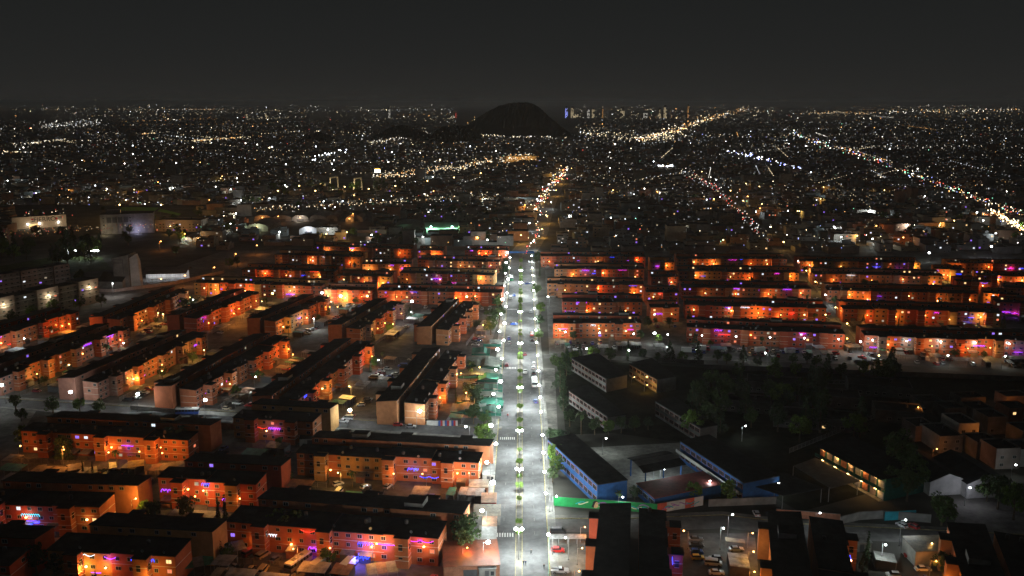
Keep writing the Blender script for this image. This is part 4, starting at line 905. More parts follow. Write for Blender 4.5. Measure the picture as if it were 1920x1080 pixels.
lamp(G(1808, 948), 6, 'led', 170, 'white lamp over the parking ground by the warehouses', 'street lamps', col=(.82, .85, 1), size=.8); lamp(G(1895, 898), 5, 'led', 90, 'white lamp by the bright shop front', 'street lamps', size=.8)
# school and street lamps
for px, py, z, pw, lb in ((1392, 799, 6, 200, 'bluish floodlight on the gallery roof corner'), (1324, 902, 5, 160, 'white lamp on the red school roof'), (1453, 906, 5, 90, 'white lamp by the dark shade roof'), (1036, 931, 5, 420, 'bright white lamp at the mural corner'), (1366, 965, 7, 320, 'slim lamp on the street below the schools'), (1160, 932, 5, 120, 'lamp behind the mural wall'), (1690, 975, 8, 420, 'lamp post by the street parking bay'), (1530, 962, 6, 200, 'lamp by the brick school wall'), (1238, 880, 5.5, 600, 'lamp under the school canopy'), (1345, 880, 3.2, 110, 'gallery lamp of the blue school'), (1300, 851, 3.2, 110, 'upper gallery lamp of the blue school')):
    v = G(px, py, z); v.z = 0; lamp(v, z, 'led', pw, lb, 'street lamps', size=.7, col=(.80, .93, 1.0))
v = G(1208, 735); lamp(v, 3.2, 'amber', 420, 'amber lamp by the dark school doorway strip', 'street lamps', size=.6); v = G(1184, 720); lamp(v, 3.2, 'amber', 200, 'second amber lamp by the dark school', 'street lamps', size=.6)
for px, py, z, pw, lb in ((1225, 905, 6, 260, 'yard lamp between the canopy and the red roof'), (1130, 852, 6, 220, 'yard lamp beside the long blue school'), (1350, 1030, 7, 220, 'greenish lamp over the lot between end on blocks'), (1652, 1062, 7, 240, 'lamp over the yard by the tall cypress'), (1066, 1050, 7, 200, 'lamp over the fenced lot by the avenue'), (1210, 748, 3.2, 0, '')):
    if pw: lamp(G(px, py), z, 'led', pw, lb, 'street lamps', R.uniform(0, 6), size=.7, col=(.85, 1.0, .92))
for k, (px, py, c) in enumerate(((1596, 660, 'black'), (1586, 645, 'white'), (1570, 620, 'silver'), (1563, 612, 'white'), (1556, 600, 'grey'), (1548, 590, 'red'), (1541, 580, 'white'), (1527, 562, 'silver'), (1505, 532, 'white'), (1612, 672, 'red'))):
    v = G(px + (4 if k % 2 else -6), py); car((v.x, v.y), 2.0 if k % 2 else -1.14, 'hatch' if k % 3 else 'sedan', c, 'parked along the diagonal street')
# big white lamps of the market street and the courts behind
for px, py, z, pw, kd, lb in ((8, 722, 8, 2600, 'led', 'glaring white lamp over the plaza at the left edge'), (138, 735, 7, 1900, 'led', 'white lamp before the fourth end on gable'), (256, 741, 7, 3000, 'led', 'white lamp on the market street by the blue awning'), (383, 752, 7, 2700, 'led', 'white lamp beside the parked bus'), (523, 757, 7, 2400, 'led', 'white lamp between twin gables on the market street'), (650, 769, 7, 3200, 'led', 'white lamp at the car lane mouth'), (781, 771, 7, 2400, 'led', 'white lamp by the nearest end on gable'), (880, 800, 6, 700, 'led', 'white lamp at the hedge by the market stalls'),
        (600, 549, 8, 3200, 'led', 'white lamp before the front lit row, left one of a pair'), (638, 556, 8, 3200, 'led', 'white lamp before the front lit row, right one of a pair'), (688, 556, 7, 900, 'amber', 'amber lamp by the round tree of the lit row'), (772, 566, 8, 3200, 'led', 'white lamp among the awnings of the lit row'), (510, 551, 7, 900, 'amber', 'amber lamp before the yellow facade'), (875, 557, 7, 900, 'amber', 'amber lamp before the lit row near the avenue'), (440, 556, 7, 1000, 'amber', 'amber lamp at the left of the lit row'), (382, 541, 7, 700, 'amber', 'amber lamp at the lit row left end'),
        (1228, 626, 6, 1200, 'led', 'white lamp in the small park beside the first block'), (1228, 590, 6, 500, 'amber', 'amber lamp over the small park'), (1703, 534, 8, 700, 'led', 'white star bright lamp among the right columns'), (1493, 480, 7, 700, 'sodium', 'orange lamp at the top of the diagonal street'), (1440, 480, 7, 800, 'sodium', 'orange lamp behind the rearmost right row'), (1590, 636, 7, 500, 'sodium', 'orange lamp at the foot of the diagonal street'), (1552, 590, 7, 350, 'amber', 'amber lamp along the diagonal street'), (1745, 474, 7, 900, 'led', 'white lamp behind the right columns'),
        (1100, 655, 6, 140, 'led', 'white lamp over the truck yard'), (1180, 658, 6, 140, 'led', 'second white lamp over the truck yard'), (1310, 655, 6, 140, 'led', 'white lamp by the school top wall'), (1440, 662, 6, 140, 'led', 'white lamp by the fence of the truck yard'), (1390, 655, 6, 140, 'led', 'white lamp over pale car roofs'), (1780, 668, 6, 140, 'led', 'white lamp by the tent roofs'), (1880, 668, 6, 140, 'led', 'white lamp by the right edge sheds'), (1650, 668, 6, 260, 'amber', 'amber lamp at the street end by sheds'), (1862, 462, 10, 2200, 'led', 'bluish star bright floodlight far right')):
    v = G(px, py, z); v.z = 0; lamp(v, z, kd, pw, lb, 'street lamps', R.choice((0, PI / 2, PI)), size=2.0 if pw > 800 else 1.1, col=(.75, .82, 1) if 'bluish' in lb else None)
for i, B in enumerate(b_ for b_ in BLOCKS if 'end on block' in b_['name']):
    for f in (.28, .72):
        v = B['M'] @ Vector((B['L'] * f, -12.5, 0)); x_, y_ = PX(v)
        if 0 < x_ < 1920 and not inside_any(v, B): lamp(v, 7, ('sodium', 'amber', 'led')[(i + int(f * 2)) % 3], (1700, 1500, 750)[(i + int(f * 2)) % 3], 'tall lane lamp beside ' + short(B['name']), 'lane lamps', R.uniform(0, 6), size=.8)
lamp(G(868, 1062), 5.5, 'sodium', 420, 'orange lamp over the terracotta roofs by the avenue', 'courtyard lamp posts', 0, size=.6)
for i, (px, py) in enumerate(((120, 880), (205, 890), (300, 880), (640, 925), (800, 930), (700, 1070), (560, 1075), (250, 980), (40, 1030), (390, 960), (880, 925))):
    lamp(G(px, py), 7.5, 'amber' if i % 2 else 'sodium', 800, 'slim lamp post of the lower courtyards', 'courtyard lamp posts', R.uniform(0, 6), size=.6)
for k, (px, py) in enumerate(((1607, 668), (1582, 632), (1560, 600), (1541, 575), (1522, 549), (1505, 527), (1490, 508), (1462, 470), (1438, 440), (1410, 410), (1386, 388), (1362, 368), (1335, 346), (1308, 330))):
    lamp(G(px + 9, py), 7.5, 'amber' if k % 3 else 'led', 900 if py > 480 else 1500, 'lamp along the diagonal street', 'diagonal street lamps', PI, 'y', size=1.1 if py > 480 else 1.8)
for k in range(14):
    px = 1060 + k * 64; py = 648 + (px - 1060) * .028; lamp(G(px, py), 7, 'led', 130, 'white lamp along the truck yard strip', 'truck yard lamps', PI / 2, size=1.0)
for k, (px, py) in enumerate(((1030, 575), (1100, 575), (1180, 577), (1035, 545), (1120, 545), (1300, 622), (1420, 628), (1530, 632), (1310, 582), (1440, 586), (1640, 640), (1760, 645), (1880, 650), (1620, 590), (1740, 594), (1850, 600), (1600, 555), (1720, 558))):
    lamp(G(px, py), 6.5, 'led' if k % 3 == 0 else 'sodium', 420, 'lane lamp between the right hand rows', 'right hand lane lamps', R.uniform(0, 6), size=.9)
# yard of sheds and trucks between the first right blocks and the dark school
for i in range(26):
    px = 1055 + i * 33.5 + R.uniform(-8, 8); py = 652 + (px - 1055) * .012 + R.uniform(2, 9); u = R.random(); v = G(px, py)
    if u < .35: carport(v, R.uniform(-.1, .1), R.randrange(1, 4), [R.choice((0, 3, 1, 5))], 'sheet roof shelter in the truck yard strip', 'truck yard shelters', wall=R.random() < .5)
    elif u < .6: car((v.x, v.y), R.uniform(-.2, .2) + R.choice((0, PI / 2)), 'truck', R.choice(('white', 'red', 'blue')), 'in the truck yard strip')
    else: car((v.x, v.y), R.choice((0, PI / 2)), R.choice(('pickup', 'van', 'sedan')), R.choice(cc), 'in the truck yard strip')
wall_run([(1320, 692), (1500, 698), (1700, 706), (1960, 716)], 2.2, M_DKWALL, 'long low wall at the top of the dark grounds')
wall_run([(1095, 672), (1320, 684)], 2.2, M_GREYW, 'pale wall above the dark school')
# trees: school grounds, avenue sides, courtyards
def trees(lst, label, group):
    for (px, py, s, kd) in lst: tree(kd, G(px, py), s, label, group)
trees([(1050, 735, 1.5, 'conifer'), (1062, 705, 1.4, 'conifer'), (1075, 690, 1.3, 'broad'), (1056, 770, 1.4, 'conifer'), (1068, 800, 1.1, 'broad'), (1090, 815, 1.2, 'palm'), (1115, 815, 1.0, 'broad'), (1048, 700, 1.5, 'broad')], 'dark tree between the paved lot and the school', 'school lot trees')
trees([(1033, 830, .9, 'broad'), (1050, 842, 1.2, 'broad'), (1040, 870, 1.2, 'broad'), (1043, 890, 1.1, 'broad'), (1036, 905, .8, 'broad')], 'tree overhanging the blue school by the avenue', 'trees by the blue school')
trees([(1140, 818, 1.0, 'broad'), (1165, 812, 1.0, 'broad'), (1190, 808, .9, 'broad'), (1215, 806, .8, 'broad')], 'low tree in the unlit school garden', 'school garden trees')
trees([(1300, 940, 1.0, 'broad'), (1365, 945, 1.2, 'broad'), (1160, 950, .7, 'palm'), (1190, 940, .8, 'broad')], 'tree behind the mural wall', 'mural wall trees')
trees([(1690, 900, 2.0, 'broad'), (1715, 920, 1.8, 'broad'), (1670, 930, 1.4, 'broad'), (1680, 870, 1.9, 'broad'), (1700, 940, 1.6, 'broad')], 'big dark tree beside the white warehouses', 'dark trees by the warehouses')
trees([(1765, 985, 1.5, 'broad'), (1870, 955, 1.6, 'broad'), (1900, 975, 1.8, 'broad'), (1850, 940, 1.2, 'broad')], 'dark tree round the lit parking ground', 'parking ground trees')
trees([(1767, 1082, 1.1, 'broad')], 'bright green tree by the pale shed', 'courtyard trees'); trees([(1625, 1058, 1.2, 'cypress')], 'tall dark cypress by the gatehouse', 'courtyard trees')
trees([(888, 795, 1.25, 'broad'), (893, 768, 1.5, 'broad'), (880, 755, 1.3, 'broad'), (908, 800, 1.0, 'broad')], 'dark tree among the market stalls', 'stall trees'); trees([(903, 835, 1.35, 'broad'), (915, 838, 1.0, 'broad')], 'dense tree at the avenue corner', 'corner trees')
trees([(925, 612, 1.5, 'broad'), (937, 600, 1.4, 'broad'), (920, 628, 1.5, 'broad'), (932, 580, 1.3, 'broad'), (945, 520, 1.5, 'broad'), (948, 505, 1.4, 'broad')], 'dark tree along the upper avenue', 'upper avenue trees')
trees([(1010, 640, 1.0, 'broad'), (1012, 615, 1.2, 'broad'), (1013, 590, 1.2, 'broad'), (1006, 555, 1.2, 'broad'), (1012, 520, 1.2, 'cypress'), (1008, 495, 1.4, 'broad')], 'tree between the avenue and the first column', 'first column trees')
trees([(875, 1030, 1.6, 'broad'), (868, 1040, 1.4, 'broad')], 'big loose tree by the terracotta shed', 'courtyard trees'); trees([(523, 1015, 1.5, 'broad'), (545, 1022, 1.5, 'broad'), (495, 1018, 1.2, 'broad')], 'black tree mass before the long garden block', 'courtyard trees')
trees([(320, 850, 1.25, 'palm'), (342, 850, 1.3, 'palm')], 'tall palm before the yellow lit facade', 'courtyard palms'); trees([(157, 898, .8, 'cypress'), (175, 900, .8, 'cypress'), (411, 995, 1.3, 'cypress'), (423, 990, 1.3, 'cypress'), (10, 1045, 1.3, 'cypress')], 'slim cypress in the lower courtyards', 'courtyard cypresses')
trees([(120, 862, 1.3, 'broad'), (48, 842, 1.4, 'broad'), (100, 776, 1.1, 'broad'), (150, 772, .9, 'broad'), (185, 778, 1.0, 'broad'), (40, 790, .8, 'broad'), (30, 770, 1.0, 'broad')], 'tree around the plaza corner', 'plaza trees')
trees([(285, 985, 1.2, 'broad'), (270, 968, .8, 'broad'), (350, 978, 1.3, 'broad'), (70, 1080, 1.4, 'broad'), (110, 1085, 1.2, 'broad')], 'tree of the lower left court', 'courtyard trees')
trees([(505, 785, .8, 'conifer'), (1165, 570, 1.0, 'broad'), (1200, 640, .9, 'broad'), (1235, 645, .8, 'broad'), (1215, 615, 1.0, 'broad'), (1255, 615, 1.0, 'broad'), (1245, 600, .9, 'broad')], 'small park tree', 'park trees')
trees([(1060 + i * 28 + R.uniform(-6, 6), 676 + i * .5 + R.uniform(-3, 6), R.uniform(.7, 1.3), R.choice(('broad', 'broad', 'cypress', 'conifer'))) for i in range(18)], 'dark tree at the top edge of the school grounds', 'school top trees')
trees([(R.uniform(1290, 1690), R.uniform(705, 830), R.uniform(1.0, 1.9), R.choice(('broad', 'broad', 'conifer'))) for i in range(44)], 'dark tree of the unlit grounds', 'trees of the unlit grounds')
for i, (px, py, w_, d_) in enumerate(((1400, 735, 30, 12), (1500, 760, 24, 12), (1450, 800, 34, 12), (1590, 740, 26, 14), (1640, 790, 18, 12), (1350, 770, 20, 10))):
    house((px, py), w_, d_, 4.5, M_DKWALL, ORD[i] + ' low unlit hall of the dark grounds', -.25, cat='hall', name='hall', lit=.03)
fence(G(1330, 716), G(1660, 722), 'long mesh fence inside the dark grounds'); fence(G(1480, 850), G(1700, 760), 'slanting mesh fence inside the dark grounds')
# left: apartment slabs, church, sports hall
def slab_block(p0, p1, W, h, label, lit_bays):
    a = G(*p0); b = G(*p1); d = b - a; L = d.length; rz = math.atan2(d.y, d.x); r = empty('apartment_block', a, rz); n = 6
    for i in range(n):
        x0, x1 = L * i / n, L * (i + 1) / n; o_ = .9 if i % 2 else 0
        mb = MB(); mb.box(x0 + .1, x1 - .1, -o_, W, 0, h + (1.0 if i % 2 else 0), M_PINKG if i % 2 else M_GREYW, M_ROOF); ob('wall', mb, r)
        mb = MB()
        for f in range(5): mb.box(x0 + .1, x1 - .1, -o_ - .06, -o_ - .004, 2.4 + f * 2.8, 2.75 + f * 2.8, M_WHITEW if f % 2 else M_PINKG)
        ob('band', mb, r)
        for f in range(5):
            for k in range(3): ob('window', WIN_MESH if R.random() > .08 else R.choice(WIN_LIT), r, (x0 + (x1 - x0) * (k + .5) / 3, -o_ - .01, 1.5 + f * 2.8), 0, (1.3, 1, .9))
        if i in lit_bays:
            mb = MB(); mb.box(x0 + 2.2, x1 - 2.2, -o_ - .9, -o_ - .1, h - 5.0, h - 4.8, M_WHITEW); ob('balcony', mb, r); light(r, ((x0 + x1) / 2, -o_ - 2.0, h - 4.0), (1, .86, .55), 260, .3); ob('lamp_head', MB().ball((0, 0, 0), .5, .3, .3, E_AMBER), r, ((x0 + x1) / 2, -o_ - .35, h - 3.2))
    tag(r, label, 'apartment block', 'grey slab blocks'); return r
slab_block((-60, 622), (186, 566), 11, 14.5, 'grey five storey slab block with three lit bays', (1, 3, 5)); slab_block((-60, 566), (132, 532), 11, 13.5, 'unlit grey slab block behind the lit one', ())
ch = empty('church', G(186, 540), -.1)
mb = MB(); mb.profx([(0, 0), (16, 0), (16, 8), (8, 9.5), (0, 4.5)], 0, 17, M_GREYW); ob('nave', mb, ch); mb = MB(); mb.profx([(-.4, 4.6), (8, 9.6), (16.3, 8.1), (16.3, 8.4), (8, 9.95), (-.4, 4.95)], -.4, 17.2, M_ROOF); ob('roof', mb, ch)
mb = MB(); mb.poly([Vector((9, 4)), Vector((20, 4)), Vector((20, 15)), Vector((9, 15))], 0, 20, M_GREYW, M_ROOF, [20, 22.5, 23, 20.5]); tw_ = ob('tower', mb, ch)
for x0, x1, z0, z1 in ((9.3, 9.6, 9.5, 19.5), (16, 16.3, 9.5, 19.5), (9.6, 16, 19, 19.3), (9.6, 16, 16.8, 17.1)): ob('tower_frame', MB().box(x0, x1, 3.9, 3.99, z0, z1, M_DARKM), tw_)
mb = MB(); mb.profy([(20.02, 0), (27, 0), (26.2, 18), (24.5, 22.8), (20.02, 20)], 6, 9, M_WHITEW); ob('slanted_fin', mb, ch)
tag(ch, 'pale angular church with a slanted tower at left', 'church')
sh = empty('sports_hall', G(268, 528), .12); mb = MB(); mb.profx([(0, 5), (11, 8), (22, 5), (22, 5.3), (11, 8.3), (0, 5.3)], 0, 30, M_DKWALL); ob('roof', mb, sh)
mb = MB()
for k in range(10): mb.box(k * 3.2, k * 3.2 + .2, 0, .2, 0, 5.2, M_METAL)
mb.box(0, 30, .1, .2, 4.2, 4.4, M_METAL); mb.box(0, 30, .1, .2, 2.2, 2.4, M_METAL); ob('frame', mb, sh); mb = MB(); mb.box(0, 30, 9, 9.2, 0, 6, M_WHITEW); ob('wall', mb, sh)
for k in range(4): ob('ceiling_lamp', MB().box(-1, 1, -.2, .2, 0, .1, E_WIN[1]), sh, (4 + k * 7, 4, 4.6)); light(sh, (4 + k * 7, 4, 4.2), (.9, .95, 1), 260, .4)
tag(sh, 'sports hall with white lit open side behind the church', 'hall')
lamp(G(212, 556), 9, 'led', 900, 'white lamp before the angular church', 'street lamps', -.8, size=.8, col=(1, .95, .9))
wall_run([(120, 545), (215, 548), (330, 533), (420, 512)], 2.2, M_PINKG, 'boundary wall along the orange lit road by the church')
for px, py, pw in ((345, 538, 900), (400, 522, 900), (300, 545, 500), (440, 495, 900), (480, 478, 900), (300, 470, 900), (345, 455, 700), (520, 420, 900), (660, 415, 700)): lamp(G(px, py), 8, 'sodium', pw, 'orange lamp along the road beyond the church', 'church road lamps', size=1.2)
fl = empty('floodlight_row', G(145, 484)); mb = MB()
for k, dx in enumerate((-7, -1, 7, 9.5, 12, 14.5, 17)):
    m = MB(); m.tube((dx, 0, 0), (dx, 0, 6), .1, .08, M_METAL); ob('mast', m, fl); ob('lamp_head', MB().ball((0, 0, 0), .9, .5, .6, E_LED), fl, (dx, 0, 6.2))
light(fl, (-6, -2, 5.5), (.85, 1, .95), 900, .5); light(fl, (12, -2, 5.5), (.85, 1, .95), 900, .5); tag(fl, 'row of white floodlights over a dark pitch at left', 'floodlights')
pad('playing_field', [(-120, 560), (60, 520), (210, 505), (190, 482), (120, 478), (-120, 520)], M_GRASS, .01)
trees([(R.uniform(-20, 190), R.uniform(462, 500), R.uniform(1.5, 2.4), R.choice(('broad', 'broad', 'conifer'))) for i in range(26)], 'tall tree of the dark grove at left', 'dark grove at left')
trees([(150, 535, 1.6, 'broad'), (330, 480, 1.3, 'broad'), (430, 505, 1.4, 'broad'), (445, 500, 1.2, 'broad'), (345, 585, 1.4, 'broad'), (100, 590, 1.5, 'broad'), (150, 582, 1.3, 'broad'), (190, 575, 1.2, 'broad'), (60, 600, 1.4, 'broad'), (25, 612, 1.4, 'broad'), (120, 605, 1.3, 'broad')], 'tree by the grey slab blocks and church', 'left hand trees')
# footbridge over the avenue
fb = empty('footbridge', on_avenue(G(977, 486).y, 0)); mb = MB(); mb.box(-10.5, 10.5, -1, 1, 5.0, 5.25, M_BLUE); mb.box(-10.5, 10.5, -1.06, -1, 5.0, 6.2, M_BLUE); mb.box(-10.5, 10.5, 1, 1.06, 5.0, 6.2, M_BLUE); ob('deck', mb, fb)
for s in (-1, 1):
    mb = MB(); mb.tube((s * 10.3, 0, 0), (s * 10.3, 0, 5.1), .3, .3, M_BLUE); ob('pier', mb, fb)
    mb = MB(); mb.profy([(s * 10.5, 5.0), (s * 10.5, 5.25), (s * 18, .2), (s * 18, 0)], -.8, .8, M_BLUE); ob('stair', mb, fb)
tag(fb, 'blue footbridge across the upper avenue', 'footbridge')
# ------------------------------------------------ people on the avenue
def person(px, py, rz, top, legs, label, stride=.25):
    v = G(px, py); sk = [(M_SKIN, None)]
    J = [(0, 0, .95), (0, 0, 1.2), (0, 0, 1.42), (0, .02, 1.53), (0, .03, 1.66), (-.19, 0, 1.40), (-.25, .05, 1.12), (-.24, .16, .9), (.19, 0, 1.40), (.25, -.03, 1.12), (.24, .1, .9), (-.1, 0, .88), (-.11, stride * .5, .48), (-.11, stride * .2, .07), (.1, 0, .88), (.11, -stride * .1, .48), (.11, -stride * .9, .09), (-.11, stride * .2 + .14, .04), (.11, -stride * .9 + .14, .05)]
    E = [(0, 1), (1, 2), (2, 3), (3, 4), (2, 5), (5, 6), (6, 7), (2, 8), (8, 9), (9, 10), (0, 11), (11, 12), (12, 13), (13, 17), (0, 14), (14, 15), (15, 16), (16, 18)]
    rad = [.15, .15, .15, .06, .105, .07, .05, .04, .07, .05, .04, .1, .07, .05, .1, .07, .05, .04, .04]
    me = bpy.data.meshes.new('person'); me.from_pydata(J, E, []); o = ob('person', me, None, (v.x, v.y, .03), rz)
    md = o.modifiers.new('skin', 'SKIN'); sv = me.skin_vertices[0].data if me.skin_vertices else None
    if sv is None:
        bpy.context.view_layer.objects.active = o; sv = me.skin_vertices[0].data if me.skin_vertices else []
    for i, q in enumerate(sv): q.radius = (rad[i], rad[i] * .8)
    if len(sv): sv[0].use_root = True
    o.modifiers.new('sub', 'SUBSURF').levels = 1; o.modifiers['sub'].render_levels = 1
    m = bpy.data.materials.get('clothes_' + top + legs)
    if not m:
        m = bpy.data.materials.new('clothes_' + top + legs); m.use_nodes = True; n = m.node_tree.nodes; l = m.node_tree.links; c = n.new('ShaderNodeTexCoord'); s_ = n.new('ShaderNodeSeparateXYZ'); rp = n.new('ShaderNodeValToRGB'); rp.color_ramp.interpolation = 'CONSTANT'
        mp = n.new('ShaderNodeMath'); mp.operation = 'DIVIDE'; mp.inputs[1].default_value = 2.0; l.new(c.outputs['Object'], s_.inputs[0]); l.new(s_.outputs['Z'], mp.inputs[0]); l.new(mp.outputs[0], rp.inputs[0])
        CL = {'black': (.015, .015, .018), 'navy': (.02, .03, .09), 'red': (.35, .03, .03), 'grey': (.12, .12, .12), 'white': (.5, .5, .5)}
        rp.color_ramp.elements[0].position = 0; rp.color_ramp.elements[0].color = (*CL[legs], 1); rp.color_ramp.elements[1].position = .47; rp.color_ramp.elements[1].color = (*CL[top], 1)
        for p_, c_ in ((.745, (.35, .2, .13)), (.855, (.02, .015, .012))): e_ = rp.color_ramp.elements.new(p_); e_.color = (*c_, 1)
        l.new(rp.outputs[0], n['Principled BSDF'].inputs['Base Color']); n['Principled BSDF'].inputs['Roughness'].default_value = .9
    me.materials.append(m); tag(o, label, 'person', 'people on the avenue'); return o
M_SKIN = None
person(981.5, 1061, .2, 'black', 'navy', 'person in dark clothes, left one of a pair in the roadway'); person(985.5, 1061, -.1, 'navy', 'black', 'person in dark clothes, right one of a pair in the roadway')
person(996, 1040, .5, 'grey', 'black', 'person in grey walking alone in the roadway', .45); person(1020, 1068, 0, 'black', 'black', 'person standing by the lot fence'); person(1014, 868, .3, 'navy', 'black', 'person on the pavement by the overhanging trees'); person(952, 783, 3.0, 'red', 'navy', 'person in a red top in the roadway by the stalls', .5); person(921, 1010, 1, 'black', 'grey', 'person by the lower avenue shops'); person(944, 742, 2, 'black', 'navy', 'person walking near the market stalls', .45)
# ================================================================== THE CITY BEYOND
def text(body, size, m, parent, loc, rot, name='lettering', ext=.05):
    c = bpy.data.curves.new(name, 'FONT'); c.body = body; c.size = size; c.extrude = ext; c.align_x = 'CENTER'; c.align_y = 'CENTER'; c.materials.append(m)
    t_ = bpy.data.objects.new('t', c); me = bpy.data.meshes.new_from_object(t_); bpy.data.objects.remove(t_)
    if not me.materials: me.materials.append(m)
    o = bpy.data.objects.new(name, me); COL.objects.link(o); o.parent = parent; o.location = loc; o.rotation_euler = rot; return o
# signed store
a = G(24, 431); b = G(125, 424); d = b - a; L = d.length; st = empty('store', a, math.atan2(d.y, d.x)); M_CREAM = mat('cream_panel', (0.62, 0.50, 0.40), .8, .08, .3, .1, 0, .15)
mb = MB(); mb.box(0, L, 0, 26, 0, 10.5, M_CREAM, M_ROOF2); ob('wall', mb, st); mb = MB(); mb.box(-.2, L + .2, -.35, -.004, 5.2, 12, M_CREAM); ob('sign_board', mb, st)
M_INK = mat('sign_ink', (.012, .012, .03), .6, .05); M_SRED = mat('sign_red', (.45, .02, .02), .6, .05)
text('FIERRO', 6.4, M_INK, st, (L * .60, -.42, 8.4), (PI / 2, 0, 0)); mb = MB(); mb.ball((L * .37, -.45, 9.2), 1.2, .1, .9, M_SRED, 10, 5); mb.profy([(L * .345, 6.6), (L * .40, 6.6), (L * .385, 7.6), (L * .36, 7.6)], -.45, -.36, M_INK); ob('logo', mb, st)
ob('logo', MB().box(L * .80, L * .84, -.45, -.36, 7.6, 9.6, M_SRED), st); ob('sign_plate', MB().box(L * .85, L * .93, -.45, -.36, 8.2, 10.4, M_GREYW), st)
mb = MB(); mb.box(L * .30, L * .48, -.1, -.004, .3, 4.4, E_WIN[0]); ob('shop_window', mb, st)
for x in (.28, .5, .85): light(st, (L * x, -9, 4.5), (1, .80, .50), 420, .5); ob('lamp_head', MB().ball((0, 0, 0), .8, .5, .5, E_LED), st, (L * x, -.8, 4.7))
tag(st, 'cream store with a dark lettered sign at far left', 'store')
# grey office building with stepped dark panels
a = G(190, 440); b = G(290, 436); d = b - a; L = d.length; gb = empty('office_building', a, math.atan2(d.y, d.x)); mb = MB(); mb.box(0, L, 0, 22, 0, 19, M_GREYW, M_ROOF); ob('wall', mb, gb)
ob('roof_room', MB().box(L * .12, L * .38, 4, 14, 19.01, 22.5, M_DARKM), gb)
for k in range(4):
    x = L * (.12 + k * .105); mb = MB(); mb.box(x, x + L * .085, -.08, -.004, 11.0, 16.2, M_DARKM); ob('panel', mb, gb); ob('pilaster', MB().box(x - 1.0, x - .4, -.4, -.004, 0, 18.6, M_GREYW), gb)
for s in (.06, .56):
    for f in range(5): ob('window', WIN_MESH, gb, (L * s, -.01, 2.5 + f * 3.2), 0, (1.3, 1, 1.2))
tag(gb, 'dark grey office building with black panels at far left', 'office building'); light(gb, (L * .68, -6, 3), (.6, .6, 1), 700, .4); light(gb, (L * .1, -10, 4), (1, .8, .5), 700, .4)
house((292, 434), 46, 18, 11, M_CREAM, 'tan lit low building beside the grey office', -.05, cat='building', name='building'); lamp(G(318, 440), 8, 'amber', 1600, 'amber lamp before the tan low building', 'street lamps', size=1.2)
pad('stadium_pitch', [(222, 395), (290, 395), (300, 389), (228, 388)], mat('lit_turf', (.10, .26, .02), .9, .2, .1), .02); pad('stadium_pitch', [(295, 396), (335, 404), (340, 401), (300, 391)], mat('lit_turf', (.10, .26, .02), .9, .2, .1), .02)
for px, py in ((234, 375), (300, 384), (222, 384)): v = G(px, py, 18); v.z = 0; lamp(v, 18, 'amber', 34000, 'stadium mast lamp over the green pitch', 'stadium masts', size=2.2)
# arched warehouses
def barrel(x0, x1, by, hp, depth, label, wallm=M_GREYW, roofm=M_DKWALL, lit=None):
    a = G(x0, by); b = G(x1, by); w_ = (b - a).length; r = empty('arched_warehouse', a); N = 10; hh = hp / (by - 190) * 125
    prof = [(0, 0), (w_, 0), (w_, hh * .45)] + [(w_ * (.5 + .5 * math.cos(PI * k / N)), hh * (.45 + .55 * math.sin(PI * k / N))) for k in range(1, N)] + [(0, hh * .45)]
    mb = MB(); mb.profy(prof, 0, depth, wallm); ob('wall', mb, r); mb = MB()
    for k in range(N):
        p = [(w_ * (.5 + .505 * math.cos(PI * q / N)), hh * (.45 + .555 * math.sin(PI * q / N)) + .05) for q in (k, k + 1)]; mb.add([(p[0][0], -.3, p[0][1]), (p[1][0], -.3, p[1][1]), (p[1][0], depth + .2, p[1][1]), (p[0][0], depth + .2, p[0][1])], [(0, 1, 2, 3)], roofm)
    ob('roof', mb, r); ob('door', MB().box(w_ * .3, w_ * .7, -.08, -.004, 0, hh * .4, M_DARKM), r)
    if lit: light(r, (w_ * .5, -5, hh * .6), lit, 900, .4); ob('lamp_head', MB().ball((0, 0, 0), .5, .4, .4, E_ORANGE), r, (w_ * .5, -.6, hh * .62))
    tag(r, label, 'warehouse', 'arched warehouses')
for i, (x0, x1) in enumerate(((476, 509), (511, 546), (547, 579), (580, 611), (612, 632))): barrel(x0, x1, 415, 12, 45, ORD[i] + ' of five joined arched warehouses, from the left', lit=(1, .35, .08) if i == 0 else ((1, .85, .7) if i == 2 else None))
barrel(648, 663, 417, 12, 30, 'small arched warehouse with orange front', lit=(1, .4, .1)); barrel(664, 680, 416, 11, 30, 'small arched warehouse beside the orange one'); barrel(462, 503, 434, 15, 50, 'wide arched warehouse before the joined five', lit=(.9, 1, .6)); barrel(561, 596, 441, 17, 55, 'pale fronted arched warehouse', M_WHITEW, lit=(.8, .9, 1)); barrel(340, 360, 453, 9, 40, 'low arched warehouse with pale front', lit=(.9, 1, .8)); barrel(361, 384, 453, 9, 40, 'low arched warehouse with orange front', lit=(1, .5, .15)); barrel(735, 788, 436, 16, 40, 'dark arched warehouse beside the green lit shed')
